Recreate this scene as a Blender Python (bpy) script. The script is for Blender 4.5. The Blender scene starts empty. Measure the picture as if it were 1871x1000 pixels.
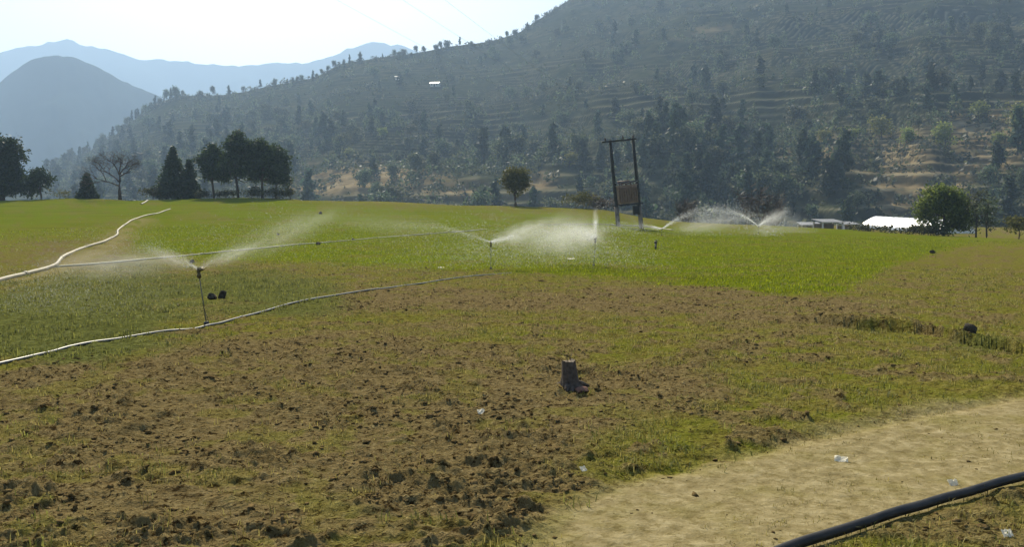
import bpy, math, random
import numpy as np
from mathutils import Vector, Matrix

R = math.radians
scene = bpy.context.scene
col = scene.collection
rng = np.random.default_rng(7)
random.seed(7)

# ------------------------------------------------------------------ camera
F_PX, CX, CY, HZ, EYE = 1550.0, 935.5, 500.0, 392.0, 1.9
PITCH = math.atan((CY - HZ) / F_PX)
cd = bpy.data.cameras.new('camera')
cam = bpy.data.objects.new('camera', cd)
col.objects.link(cam)
cd.sensor_fit = 'HORIZONTAL'
cd.sensor_width = 36.0
cd.lens = 36.0 * F_PX / 1871.0
cd.clip_start = 0.05
cd.clip_end = 20000
cam.location = (0, 0, EYE)
cam.rotation_euler = (R(90) - PITCH, 0, 0)
scene.camera = cam

# ------------------------------------------------------------------ sky, sun, exposure
SUN_AZ, SUN_EL = R(-17), R(40)          # azimuth from +Y towards +X
world = bpy.data.worlds.new('World')
scene.world = world
world.use_nodes = True
wn, wl = world.node_tree.nodes, world.node_tree.links
wn.clear()
sky = wn.new('ShaderNodeTexSky')
sky.sky_type = 'NISHITA'
sky.sun_disc = False
sky.sun_elevation = SUN_EL
sky.sun_rotation = SUN_AZ
sky.altitude = 900
sky.air_density = 1.0
sky.dust_density = 3.5
sky.ozone_density = 1.0
bg = wn.new('ShaderNodeBackground')
bg.inputs['Strength'].default_value = 0.092
wo = wn.new('ShaderNodeOutputWorld')
wl.new(sky.outputs[0], bg.inputs[0])
wl.new(bg.outputs[0], wo.inputs['Surface'])

sd = bpy.data.lights.new('sun', 'SUN')
sd.energy = 5.0
sd.angle = R(0.5)
sd.color = (1.0, 0.91, 0.72)
sun = bpy.data.objects.new('sun', sd)
col.objects.link(sun)
sdir = Vector((math.sin(SUN_AZ) * math.cos(SUN_EL), math.cos(SUN_AZ) * math.cos(SUN_EL), math.sin(SUN_EL)))
sun.rotation_euler = sdir.to_track_quat('Z', 'Y').to_euler()
sun.location = (0, 0, 60)

vs = scene.view_settings
vs.view_transform = 'Standard'
vs.look = 'None'
vs.exposure = 0.66
vs.gamma = 1.0
scene.cycles.use_denoising = True
scene.cycles.max_bounces = 6
scene.cycles.diffuse_bounces = 3
scene.cycles.transparent_max_bounces = 160
scene.cycles.volume_bounces = 1

# ------------------------------------------------------------------ small maths
def lerp_knots(x, knots):
    k = np.array(knots, float)
    return np.interp(x, k[:, 0], k[:, 1])

def smooth(a, b, x):
    t = np.clip((x - a) / (b - a), 0, 1)
    return t * t * (3 - 2 * t)

def hash2(ix, iy, seed):
    n = ix.astype(np.int64).astype(np.uint32) * np.uint32(374761393) + iy.astype(np.int64).astype(np.uint32) * np.uint32(668265263) + np.uint32((seed * 2654435761) & 0xffffffff)
    n = (n ^ (n >> np.uint32(13))) * np.uint32(1274126177)
    n = (n ^ (n >> np.uint32(16))) * np.uint32(2246822519)
    n = n ^ (n >> np.uint32(15))
    return (n & np.uint32(0xffff)).astype(float) / 65535.0

def vnoise(x, y, seed=0):
    x = np.asarray(x, float); y = np.asarray(y, float)
    fx, fy = np.floor(x), np.floor(y)
    tx, ty = x - fx, y - fy
    tx = tx * tx * tx * (tx * (tx * 6 - 15) + 10); ty = ty * ty * ty * (ty * (ty * 6 - 15) + 10)
    a = hash2(fx, fy, seed); b = hash2(fx + 1, fy, seed)
    c = hash2(fx, fy + 1, seed); d = hash2(fx + 1, fy + 1, seed)
    return (a * (1 - tx) + b * tx) * (1 - ty) + (c * (1 - tx) + d * tx) * ty * 1.0

def fbm(x, y, seed=0, octv=4, gain=0.5):
    s = 0; a = 1; t = 0
    for i in range(octv):
        s = s + a * vnoise(x * 2 ** i + 17.3 * i, y * 2 ** i - 9.1 * i, seed + i)
        t += a; a *= gain
    return s / t

# ------------------------------------------------------------------ the lie of the land
EDGE_D = [(-3000, 120), (0, 120), (540, 118), (640, 115), (900, 112), (1100, 108), (1230, 105), (1400, 100), (1560, 95), (1700, 86), (1871, 76), (4000, 70)]
EDGE_PY = [(-3000, 364), (0, 363), (540, 361), (640, 367), (900, 373), (1100, 383), (1180, 398), (1230, 403), (1400, 411), (1560, 420), (1700, 430), (1871, 437), (4000, 445)]

def base_height(x, y):
    x = np.asarray(x, float); y = np.asarray(y, float)
    yy = np.maximum(y, 1.0)
    px = CX + F_PX * np.clip(x / yy, -1.6, 1.6)
    De = lerp_knots(px, EDGE_D)
    ze = EYE + De * (HZ - lerp_knots(px, EDGE_PY)) / F_PX
    t = np.clip((y - 24) / (De - 24), 0, 1)
    z = ze * t ** 2
    # beyond the field: a bank, then the valley floor; on the right a lower shelf first
    shelf = smooth(1420, 1540, px)
    b1 = smooth(0, 10, y - De)
    z = z + b1 * (-1.2 * (1 - shelf) - 0.5 * shelf)
    D2 = De + 4 + shelf * (175 - De)
    z = z * (1 - smooth(0, 60, y - D2)) - 9.0 * smooth(0, 60, y - D2)
    # gentle swells close by
    z = z + 0.10 * (fbm(x / 7.0, y / 7.0, 3, 2) - 0.5) * (1 - smooth(60, 110, y))
    return z

def project(x, y, z):
    cp, sp = math.cos(PITCH), math.sin(PITCH)
    dz = z - EYE
    dep = y * cp - dz * sp
    up = y * sp + dz * cp
    dep_s = np.where(dep > 0.2, dep, 0.2)
    px = CX + F_PX * x / dep_s
    py = CY - F_PX * up / dep_s
    return np.where(dep > 0.2, px, -9999.0), np.where(dep > 0.2, py, 3000.0)

def ray(px, py):
    cp, sp = math.cos(PITCH), math.sin(PITCH)
    u, v = (px - CX) / F_PX, -(py - CY) / F_PX
    d = np.array([u, cp + v * sp, -sp + v * cp])
    return d / d[1]

TS = np.concatenate([np.linspace(1.5, 40, 900), np.linspace(40.05, 400, 2400)])
def hit(px, py):
    d = ray(px, py)
    X, Y, Z = d[0] * TS, TS, EYE + d[2] * TS
    g = base_height(X, Y)
    k = int(np.argmax(Z < g)) if (Z < g).any() else len(TS) - 1
    return float(X[k]), float(Y[k]), float(g[k])

def at(px, depth):
    x = (px - CX) / F_PX * depth
    return x, depth

# ---- ground regions (where each kind of soil or crop really lies)
WHEAT = [(-3000, 440), (0, 432), (130, 428), (230, 425), (262, 462), (330, 472), (450, 474), (610, 482), (900, 497), (1100, 506), (1300, 526), (1540, 533), (1620, 491), (1700, 464), (1770, 445), (1871, 441), (3000, 440)]
TRACK_TOP = [(-3000, 3000), (700, 1180), (860, 1050), (945, 985), (1140, 893), (1348, 836), (1559, 776), (1735, 748), (1871, 718), (3000, 560)]
TRACK_BOT = [(-3000, 4000), (900, 1280), (1430, 1018), (1580, 972), (1740, 922), (1871, 885), (3000, 600)]
SOIL = [(300, 860, 480, 170, 1.1), (700, 760, 360, 130, 1.0), (600, 670, 200, 60, .7), (100, 720, 160, 60, .7), (1040, 720, 170, 60, .6), (1150, 550, 360, 28, 1.1),
        (1420, 590, 170, 40, .55), (760, 540, 160, 26, .5), (1300, 700, 190, 60, .5), (700, 480, 150, 12, .35), (880, 950, 260, 90, .5), (60, 470, 150, 30, .35), (170, 480, 120, 40, .3), (1650, 560, 130, 40, .25)]
WEED = [(150, 560, 260, 90, .8), (480, 520, 150, 40, .5), (1800, 635, 120, 40, .45), (60, 620, 160, 50, .7), (560, 560, 90, 40, .4)]
DITCH_PX = [(1470, 588), (1530, 596), (1590, 602), (1650, 605), (1700, 612), (1760, 628), (1871, 650), (2050, 690)]
DITCH = np.array([hit(*p)[:2] for p in DITCH_PX])
PATH_PX = [(30, 512), (80, 500), (130, 480), (180, 458), (215, 436), (232, 418), (265, 400)]
PATH = np.array([hit(*p)[:2] for p in PATH_PX])
RUT_PX = [(1130, 868), (1250, 850), (1380, 822), (1500, 795), (1640, 763), (1780, 738), (1900, 715)]
RUT = np.array([hit(*p)[:2] for p in RUT_PX])

def dist_poly(x, y, P):
    d = np.full(np.shape(x), 1e9)
    for a, b in zip(P[:-1], P[1:]):
        ab = b - a
        t = np.clip(((x - a[0]) * ab[0] + (y - a[1]) * ab[1]) / (ab @ ab), 0, 1)
        d = np.minimum(d, np.hypot(x - a[0] - t * ab[0], y - a[1] - t * ab[1]))
    return d

def regions(x, y, zb):
    px, py = project(x, y, zb)
    n1 = fbm(x / 1.1, y / 1.1, 21, 4) - 0.5
    n2 = fbm(x / 3.5, y / 3.5, 31, 3) - 0.5
    wob = n1 * 40 * np.clip(20 / np.maximum(y, 4), .1, 2)
    soft = lerp_knots(px, [(-500, 40), (200, 30), (330, 16), (600, 9), (900, 6), (1540, 6), (1700, 8), (1900, 12)])
    fr = lerp_knots(px, WHEAT)
    wheat = 1 - smooth(-soft, soft, py + wob * .45 + n2 * 14 * np.clip(20 / np.maximum(y, 4), .1, 2) - fr)
    wheat = wheat * (1 - .55 * smooth(.57, .68, fbm(x / 2.2, y / 1.2, 35, 3)))
    wheat = wheat * (1 - 0.75 * smooth(18, 4, py - lerp_knots(px, EDGE_PY) + 6 * n2) * smooth(540, 640, px) * smooth(1500, 1350, px))
    edge = lerp_knots(px, EDGE_D)
    wheat = wheat * (1 - smooth(0, 3, y - edge))
    def blobs(L):
        s = 0
        for (cx, cy, rx, ry, a) in L:
            s = s + a * np.exp(-((px - cx) / rx) ** 2 - ((py - cy) / ry) ** 2)
        return s
    soil = smooth(.28, .62, blobs(SOIL) + n1 * .7 + n2 * .5) * (1 - wheat)
    weed = smooth(.25, .7, blobs(WEED) + n1 * .6 + n2 * .3) * (1 - wheat)
    tt, tb = lerp_knots(px, TRACK_TOP), lerp_knots(px, TRACK_BOT)
    track = smooth(-22, 26, py + wob * 1.0 + n2 * 30 - tt) * (1 - smooth(-8, 12, py + wob * .4 - tb))
    bott = smooth(0, 16, py - tb)
    soil = np.maximum(soil * (1 - track), bott * smooth(.35, .6, n1 + .5) * .8)
    weed = weed * (1 - track)
    n3 = fbm(x / .42, y / .42, 37, 3, .6); n4 = fbm(x / .55, y / .5, 39, 3, .6)
    soil = soil * (1 - .5 * smooth(.54, .64, n4))
    soil = np.maximum(soil, .85 * smooth(.53, .63, n3) * (1 - wheat) * (1 - .8 * track) * (1 - .4 * weed))
    pth = np.exp(-(dist_poly(x, y, PATH) / (.35 + .012 * np.maximum(y, 0))) ** 2) * smooth(.3, .5, n1 + .55)
    wheat = wheat * (1 - .9 * pth); soil = soil * (1 - .5 * pth); weed = weed * (1 - pth)
    track = np.maximum(track, .49 * pth)
    return wheat, soil, track, weed, px, py

def ground_height(x, y):
    zb = base_height(x, y)
    wheat, soil, track, weed, px, py = regions(x, y, zb)
    near = 1 - smooth(35, 60, y)
    n = 0.06 * (np.abs(fbm(x / .30, y / .24, 41, 4, .6) - .5) * 2)
    n = n + .055 * (fbm(x / .8, y / .6, 45, 3) - .5)
    g = .075 * (fbm(x / .22, y / .2, 51, 4, .65) - .5) + .05 * (fbm(x / .9, y / .9, 53, 2) - .5)
    tr = .014 * (fbm(x / .12, y / .12, 57, 3, .6) - .5) + .04 * (fbm(x / 1.6, y / 1.6, 58, 2) - .5)
    crumb = np.maximum(0, fbm(x / .13, y / .11, 47, 4, .66) - .46) * .19 * smooth(.3, .6, fbm(x / .7, y / .6, 49, 3) + .05) * (1 - smooth(12, 26, y))
    n = n + crumb
    h = soil * n + (1 - soil) * (g + .3 * crumb)
    h = h * (1 - track) + track * (tr - .015)
    h = h * (1 - .5 * wheat)
    dd = dist_poly(x, y, DITCH)
    xd = np.interp(x, DITCH[:, 0], DITCH[:, 1]); u = y - xd + .25 * (fbm(x / .5, y / .5, 63, 3) - .5)
    rng_x = smooth(DITCH[0, 0] - .3, DITCH[0, 0] + .6, x) * smooth(-6, -1.2, -np.abs(u))
    h = h - .20 * np.exp(-(u / .16) ** 2) * rng_x + .20 * smooth(.0, .22, u) * np.exp(-np.maximum(u, 0) / 1.6) * rng_x
    dr = dist_poly(x, y, RUT)
    h = h - .035 * np.exp(-(dr / .12) ** 2)
    fur = .05 * (fbm(x / 9, y / 1.6, 61, 3) - .5) * smooth(25, 50, y)
    return zb + h * near + fur * (1 - smooth(110, 140, y)), wheat, soil, track, weed

def gh(x, y):
    return float(ground_height(np.array([x]), np.array([y]))[0][0])

# ------------------------------------------------------------------ mesh helpers
def mesh_np(name, V, Fs, smooth_shade=False):
    V = np.ascontiguousarray(V, dtype=np.float32); Fs = np.ascontiguousarray(Fs, dtype=np.int32)
    k = Fs.shape[1]
    me = bpy.data.meshes.new(name)
    me.vertices.add(len(V)); me.vertices.foreach_set('co', V.ravel())
    me.loops.add(Fs.size); me.loops.foreach_set('vertex_index', Fs.ravel())
    me.polygons.add(len(Fs)); me.polygons.foreach_set('loop_start', np.arange(0, Fs.size, k, dtype=np.int32))
    if smooth_shade:
        me.polygons.foreach_set('use_smooth', np.ones(len(Fs), dtype=bool))
    me.update(calc_edges=True)
    return me

class MB:
    def __init__(s): s.V = []; s.F = []
    def add(s, V, F):
        o = len(s.V); s.V += [tuple(map(float, v)) for v in V]; s.F += [tuple(i + o for i in f) for f in F]; return s
    def tube(s, pts, rad, n=8, caps=True):
        P = [Vector(p) for p in pts]
        if not hasattr(rad, '__len__'): rad = [rad] * len(P)
        V = []; F = []
        up = Vector((0, 0, 1))
        for i, p in enumerate(P):
            t = (P[min(i + 1, len(P) - 1)] - P[max(i - 1, 0)]).normalized()
            a = t.cross(up)
            if a.length < .05: a = t.cross(Vector((1, 0, 0)))
            a.normalize(); b = a.cross(t).normalized()
            for j in range(n):
                w = 2 * math.pi * j / n
                V.append(p + rad[i] * (math.cos(w) * a + math.sin(w) * b))
        for i in range(len(P) - 1):
            for j in range(n):
                F.append((i * n + j, i * n + (j + 1) % n, (i + 1) * n + (j + 1) % n, (i + 1) * n + j))
        if caps:
            F.append(tuple(range(n))[::-1]); F.append(tuple((len(P) - 1) * n + j for j in range(n)))
        return s.add(V, F)
    def box(s, c, size, rot=None, bev=0.0):
        hx, hy, hz = [q / 2 for q in size]
        V = [Vector((sx * hx, sy * hy, sz * hz)) for sz in (-1, 1) for sy in (-1, 1) for sx in (-1, 1)]
        if rot is not None: V = [rot @ v for v in V]
        V = [v + Vector(c) for v in V]
        return s.add(V, [(0, 2, 3, 1), (4, 5, 7, 6), (0, 1, 5, 4), (2, 6, 7, 3), (0, 4, 6, 2), (1, 3, 7, 5)])
    def lathe(s, prof, n=12, c=(0, 0, 0)):
        V = []; F = []
        for r, z in prof:
            for j in range(n):
                w = 2 * math.pi * j / n
                V.append((c[0] + r * math.cos(w), c[1] + r * math.sin(w), c[2] + z))
        for i in range(len(prof) - 1):
            for j in range(n):
                F.append((i * n + j, i * n + (j + 1) % n, (i + 1) * n + (j + 1) % n, (i + 1) * n + j))
        F.append(tuple(range(n))[::-1]); F.append(tuple((len(prof) - 1) * n + j for j in range(n)))
        return s.add(V, F)
    def mesh(s, name, mat, sm=False):
        me = bpy.data.meshes.new(name)
        me.from_pydata(s.V, [], s.F)
        if sm: me.polygons.foreach_set('use_smooth', np.ones(len(s.F), dtype=bool))
        me.update()
        me.materials.append(mat)
        return me
    def build(s, name, mat, parent=None, sm=False):
        return link(name, s.mesh(name, mat, sm), parent)

def link(name, me, parent=None):
    o = bpy.data.objects.new(name, me); col.objects.link(o)
    if parent: o.parent = parent
    return o

def tag(o, label=None, cat=None, group=None, kind=None):
    if label: o['label'] = label
    if cat: o['category'] = cat
    if group: o['group'] = group
    if kind: o['kind'] = kind
    return o

def empty(name, loc, rz=0.0):
    o = bpy.data.objects.new(name, None); col.objects.link(o)
    o.location = loc; o.rotation_euler = (0, 0, rz); o.empty_display_size = .3
    return o

# ------------------------------------------------------------------ materials
def new_mat(name):
    m = bpy.data.materials.new(name); m.use_nodes = True
    nt = m.node_tree; nt.nodes.clear()
    out = nt.nodes.new('ShaderNodeOutputMaterial')
    return m, nt, out

class NT:
    def __init__(s, nt): s.nt = nt
    def n(s, t, **kw):
        nd = s.nt.nodes.new(t)
        for k, v in kw.items():
            if k in nd.inputs: nd.inputs[k].default_value = v
            else: setattr(nd, k, v)
        return nd
    def l(s, a, b): s.nt.links.new(a, b)
    def noise(s, scale, detail=4, rough=.55, vec=None):
        nd = s.n('ShaderNodeTexNoise'); nd.inputs['Scale'].default_value = scale
        nd.inputs['Detail'].default_value = detail; nd.inputs['Roughness'].default_value = rough
        if vec is not None: s.l(vec, nd.inputs['Vector'])
        return nd.outputs[0]
    def ramp(s, fac, stops):
        nd = s.n('ShaderNodeValToRGB'); cr = nd.color_ramp
        while len(cr.elements) < len(stops): cr.elements.new(.5)
        for e, (p, c) in zip(cr.elements, stops):
            e.position = p; e.color = (*c, 1) if len(c) == 3 else c
        s.l(fac, nd.inputs[0]); return nd.outputs[0]
    def mix(s, fac, a, b, mode='MIX'):
        nd = s.n('ShaderNodeMix', data_type='RGBA', blend_type=mode)
        for sock, v in ((0, fac), (6, a), (7, b)):
            if hasattr(v, 'links') or hasattr(v, 'is_linked'): s.l(v, nd.inputs[sock])
            elif sock == 0: nd.inputs[0].default_value = v
            else: nd.inputs[sock].default_value = (*v, 1)
        return nd.outputs[2]
    def math(s, op, a, b=None):
        nd = s.n('ShaderNodeMath', operation=op)
        for i, v in enumerate((a, b)):
            if v is None: continue
            if hasattr(v, 'is_linked'): s.l(v, nd.inputs[i])
            else: nd.inputs[i].default_value = v
        return nd.outputs[0]
    def attr(s, name):
        nd = s.n('ShaderNodeAttribute'); nd.attribute_name = name; return nd.outputs['Fac']

def mat_plain(name, c, rough=.7, metal=0.0, var=.25, scale=6.0, spec=.4, bump=0.0):
    m, nt, out = new_mat(name); N = NT(nt)
    p = N.n('ShaderNodeBsdfPrincipled')
    tc = N.n('ShaderNodeTexCoord')
    nz = N.noise(scale, 5, .6, tc.outputs['Object'])
    c0 = tuple(q * (1 - var) for q in c); c1 = tuple(min(1, q * (1 + var)) for q in c)
    N.l(N.ramp(nz, [(.3, c0), (.7, c1)]), p.inputs['Base Color'])
    p.inputs['Roughness'].default_value = rough; p.inputs['Metallic'].default_value = metal
    p.inputs['Specular IOR Level'].default_value = spec
    if bump:
        b = N.n('ShaderNodeBump'); b.inputs['Strength'].default_value = bump; b.inputs['Distance'].default_value = .02
        N.l(N.noise(scale * 4, 4, .6, tc.outputs['Object']), b.inputs['Height']); N.l(b.outputs[0], p.inputs['Normal'])
    N.l(p.outputs[0], out.inputs[0])
    return m

def mat_leaf(name, ca, cb, trans=.35, rough=.6, objvar=.0):
    m, nt, out = new_mat(name); N = NT(nt)
    geo = N.n('ShaderNodeNewGeometry')
    c = N.ramp(geo.outputs['Random Per Island'], [(.0, ca), (1., cb)])
    if objvar:
        oi = N.n('ShaderNodeObjectInfo')
        hv = N.n('ShaderNodeHueSaturation')
        N.l(N.math('ADD', N.math('MULTIPLY', oi.outputs['Random'], objvar * .12), .5 - objvar * .06), hv.inputs['Hue'])
        N.l(N.math('ADD', N.math('MULTIPLY', oi.outputs['Random'], objvar), 1 - objvar * .45), hv.inputs['Value'])
        N.l(c, hv.inputs['Color']); c = hv.outputs[0]
    p = N.n('ShaderNodeBsdfPrincipled'); N.l(c, p.inputs['Base Color'])
    p.inputs['Roughness'].default_value = rough; p.inputs['Specular IOR Level'].default_value = .25
    t = N.n('ShaderNodeBsdfTranslucent'); N.l(c, t.inputs['Color'])
    mx = N.n('ShaderNodeMixShader'); mx.inputs[0].default_value = trans
    N.l(p.outputs[0], mx.inputs[1]); N.l(t.outputs[0], mx.inputs[2]); N.l(mx.outputs[0], out.inputs[0])
    return m

def mat_ground():
    m, nt, out = new_mat('field_ground'); N = NT(nt)
    geo = N.n('ShaderNodeNewGeometry'); P = geo.outputs['Position']
    wheat, soil, track, weed = [N.attr(k) for k in ('wheat', 'soil', 'track', 'weed')]
    fine = N.noise(9, 6, .65, P); mid = N.noise(1.6, 5, .6, P); big = N.noise(.22, 4, .55, P); vf = N.noise(38, 4, .6, P)
    spk = N.ramp(N.noise(15, 4, .7, P), [(.40, (1, 1, 1)), (.455, (0, 0, 0))])
    olive = N.ramp(fine, [(.28, (.055, .040, .010)), (.46, (.145, .122, .026)), (.62, (.21, .185, .042)), (.8, (.31, .255, .075))])
    olive = N.mix(N.ramp(mid, [(.42, (0, 0, 0)), (.6, (1, 1, 1))]), olive, N.ramp(vf, [(.3, (.095, .10, .012)), (.7, (.19, .19, .026))]))
    olive = N.mix(N.math('MULTIPLY', spk, .7), olive, (.035, .025, .008))
    brown = N.ramp(fine, [(.25, (.038, .025, .011)), (.42, (.128, .093, .038)), (.6, (.20, .151, .066)), (.8, (.31, .25, .12))])
    brown = N.mix(N.ramp(mid, [(.35, (0, 0, 0)), (.75, (.75, .75, .75))]), brown, N.ramp(vf, [(.3, (.135, .098, .036)), (.7, (.235, .182, .075))]))
    lsp = N.ramp(N.noise(27, 3, .7, P), [(.60, (0, 0, 0)), (.68, (1, 1, 1))])
    brown = N.mix(1.0, brown, (1.0, 1.0, 1.02), 'MULTIPLY')
    brown = N.mix(N.math('MULTIPLY', lsp, .55), brown, (.40, .32, .15))
    brown = N.mix(N.math('MULTIPLY', spk, .9), brown, (.026, .016, .006))
    olive = N.mix(N.math('MULTIPLY', lsp, .5), olive, (.38, .33, .12))
    grn = N.ramp(vf, [(.25, (.072, .100, .004)), (.5, (.118, .148, .007)), (.75, (.165, .188, .012))])
    grn = N.mix(N.ramp(big, [(.45, (0, 0, 0)), (.72, (.55, .55, .55))]), grn, (.15, .135, .014))
    sc = N.n('ShaderNodeMapping'); N.l(P, sc.inputs['Vector']); sc.inputs['Scale'].default_value = (.12, .55, 1)
    streak = N.noise(1.0, 5, .6, sc.outputs[0])
    grn = N.mix(N.ramp(streak, [(.52, (0, 0, 0)), (.70, (.8, .8, .8))]), grn, (.085, .088, .006))
    tan = N.ramp(fine, [(.25, (.145, .112, .048)), (.5, (.25, .202, .098)), (.75, (.385, .32, .175))])
    tan = N.mix(N.ramp(mid, [(.5, (0, 0, 0)), (.72, (.7, .7, .7))]), tan, N.ramp(vf, [(.3, (.13, .11, .028)), (.7, (.27, .23, .08))]))
    tan = N.mix(N.math('MULTIPLY', spk, .45), tan, (.10, .075, .02))
    wd = N.ramp(fine, [(.25, (.035, .035, .010)), (.5, (.11, .118, .03)), (.78, (.20, .205, .065))])
    wd = N.mix(N.math('MULTIPLY', spk, .6), wd, (.025, .022, .008))
    c = N.mix(soil, olive, brown); c = N.mix(weed, c, wd); c = N.mix(track, c, tan); c = N.mix(wheat, c, grn)
    p = N.n('ShaderNodeBsdfPrincipled'); N.l(c, p.inputs['Base Color'])
    p.inputs['Roughness'].default_value = 1; p.inputs['Specular IOR Level'].default_value = 0
    b = N.n('ShaderNodeBump'); b.inputs['Strength'].default_value = 1.0; b.inputs['Distance'].default_value = .06
    N.l(N.math('MULTIPLY', N.math('ADD', fine, N.math('MULTIPLY', vf, .5)), N.math('SUBTRACT', 1.0, N.math('MULTIPLY', track, .72))), b.inputs['Height']); N.l(b.outputs[0], p.inputs['Normal'])
    N.l(p.outputs[0], out.inputs[0])
    return m

def mat_hill():
    m, nt, out = new_mat('hillside'); N = NT(nt)
    geo = N.n('ShaderNodeNewGeometry'); P = geo.outputs['Position']
    riser, warm = N.attr('riser'), N.attr('warm')
    a = N.noise(.02, 6, .6, P); b = N.noise(.12, 6, .65, P); f = N.noise(.7, 4, .6, P)
    c = N.ramp(a, [(.3, (.018, .025, .014)), (.5, (.045, .05, .026)), (.7, (.085, .078, .040))])
    c = N.mix(N.ramp(b, [(.42, (0, 0, 0)), (.6, (1, 1, 1))]), c, (.022, .028, .015))
    wm = N.ramp(b, [(.3, (.13, .09, .045)), (.5, (.24, .18, .095)), (.7, (.34, .27, .155))])
    c = N.mix(warm, c, wm)
    c = N.mix(N.ramp(f, [(.45, (0, 0, 0)), (.8, (.5, .5, .5))]), c, (.09, .085, .04))
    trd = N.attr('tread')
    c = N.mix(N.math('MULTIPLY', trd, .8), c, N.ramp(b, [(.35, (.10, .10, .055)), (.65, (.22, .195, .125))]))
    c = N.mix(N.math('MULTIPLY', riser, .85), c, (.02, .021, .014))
    p = N.n('ShaderNodeBsdfPrincipled'); N.l(c, p.inputs['Base Color'])
    p.inputs['Roughness'].default_value = 1; p.inputs['Specular IOR Level'].default_value = 0
    N.l(p.outputs[0], out.inputs[0])
    return m

M = {}
M['ground'] = mat_ground()
M['hill'] = mat_hill()
M['mountain'] = mat_plain('forested_mountain', (.022, .032, .028), 1, 0, .35, .004, 0)
M['bark'] = mat_plain('bark', (.07, .05, .035), .9, 0, .4, 9, .2, .4)
M['grey_bark'] = mat_plain('grey_bark', (.13, .105, .085), .9, 0, .35, 9, .2, .4)
M['pine'] = mat_leaf('pine_needles', (.016, .032, .014), (.07, .10, .035), .38)
M['cypress'] = mat_leaf('cypress_leaf', (.014, .03, .014), (.05, .075, .03), .3)
M['far_pine'] = mat_leaf('hill_conifer_needles', (.014, .028, .018), (.065, .09, .05), .42, .6, .7)
M['far_leaf'] = mat_leaf('hill_tree_leaf', (.022, .038, .020), (.125, .145, .072), .46, .6, .7)
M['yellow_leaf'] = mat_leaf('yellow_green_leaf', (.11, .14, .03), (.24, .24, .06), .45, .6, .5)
M['green_leaf'] = mat_leaf('fresh_green_leaf', (.06, .09, .016), (.20, .24, .05), .5)
M['olive_leaf'] = mat_leaf('olive_leaf', (.06, .065, .015), (.15, .14, .04), .4)
M['brown_twig'] = mat_leaf('dry_twig', (.06, .045, .032), (.14, .10, .075), .2)
M['bush'] = mat_leaf('bush_leaf', (.025, .03, .012), (.09, .09, .03), .3)
M['scrub'] = mat_leaf('scrub_leaf', (.014, .025, .016), (.105, .115, .058), .45)
M['blade'] = mat_leaf('wheat_blade', (.11, .145, .005), (.25, .28, .016), .6)
M['dry_blade'] = mat_leaf('dry_grass_blade', (.10, .09, .015), (.48, .40, .12), .4)
M['weed_blade'] = mat_leaf('weed_blade', (.07, .08, .018), (.26, .26, .06), .5)
M['clod'] = mat_plain('soil_clod', (.135, .094, .040), 1, 0, .7, 14, 0, .6)
M['poly_black'] = mat_plain('black_polythene', (.02, .017, .013), .5, 0, .7, 5, .3)
M['pipe_pale'] = mat_plain('pale_hose', (.30, .26, .16), .6, 0, .55, .35, .3)
M['pipe_dull'] = mat_plain('dusty_pipe', (.33, .31, .18), .6, 0, .6, .3, .25)
M['pipe_grey'] = mat_plain('weathered_pipe', (.15, .14, .11), .42, 0, .75, .45, .5)
M['steel'] = mat_plain('galvanised_riser', (.10, .10, .095), .45, .6, .3, 20, .5)
M['brass'] = mat_plain('dull_brass', (.10, .075, .03), .45, .7, .3, 30, .5)
M['pole'] = mat_plain('weathered_pole', (.045, .042, .04), .85, 0, .4, 5, .2, .3)
M['pole_base'] = mat_plain('pale_pole_base', (.18, .15, .13), .9, 0, .3, 4, .2, .3)
M['iron'] = mat_plain('dark_iron', (.03, .028, .028), .6, .4, .3, 10, .4)
M['rust'] = mat_plain('rusty_tank', (.31, .21, .155), .7, .1, .35, 5, .3)
M['ceramic'] = mat_plain('brown_glaze', (.06, .03, .02), .3, 0, .2, 8, .5)
M['jumper'] = mat_plain('bright_wire', (.45, .42, .40), .4, .5, .1, 8, .5)
M['wire'] = mat_plain('overhead_wire', (.20, .21, .21), .5, .6, .1, 8, .4)
M['film'] = mat_plain('white_plastic_film', (.88, .87, .84), .48, .6, .02, 1.5, 1.0)
M['roof_white'] = mat_plain('bright_metal_roof', (.78, .80, .80), .35, .2, .05, 2, .5)
M['roof_grey'] = mat_plain('grey_sheet_roof', (.22, .22, .22), .6, .1, .3, 2, .4)
M['wall'] = mat_plain('mud_wall', (.24, .19, .14), .9, 0, .3, 1.5, .2)
M['whitewash'] = mat_plain('whitewash', (.62, .60, .55), .85, 0, .15, 3, .2)
M['dark_open'] = mat_plain('dark_opening', (.02, .02, .02), .9, 0, .2, 3, .1)
M['wood'] = mat_plain('stump_bark', (.10, .078, .06), .85, 0, .4, 25, .2, .7)
M['cutwood'] = mat_plain('cut_wood', (.30, .23, .15), .8, 0, .25, 30, .2)
M['stone'] = mat_plain('dark_stone', (.06, .05, .036), .95, 0, .5, 14, .1, .6)
M['paper'] = mat_leaf('white_scrap', (.85, .80, .62), (.88, .82, .66), .4)
M['red_soil'] = mat_plain('reddish_rubble', (.20, .11, .08), .95, 0, .35, 20, .1, .4)

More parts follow.
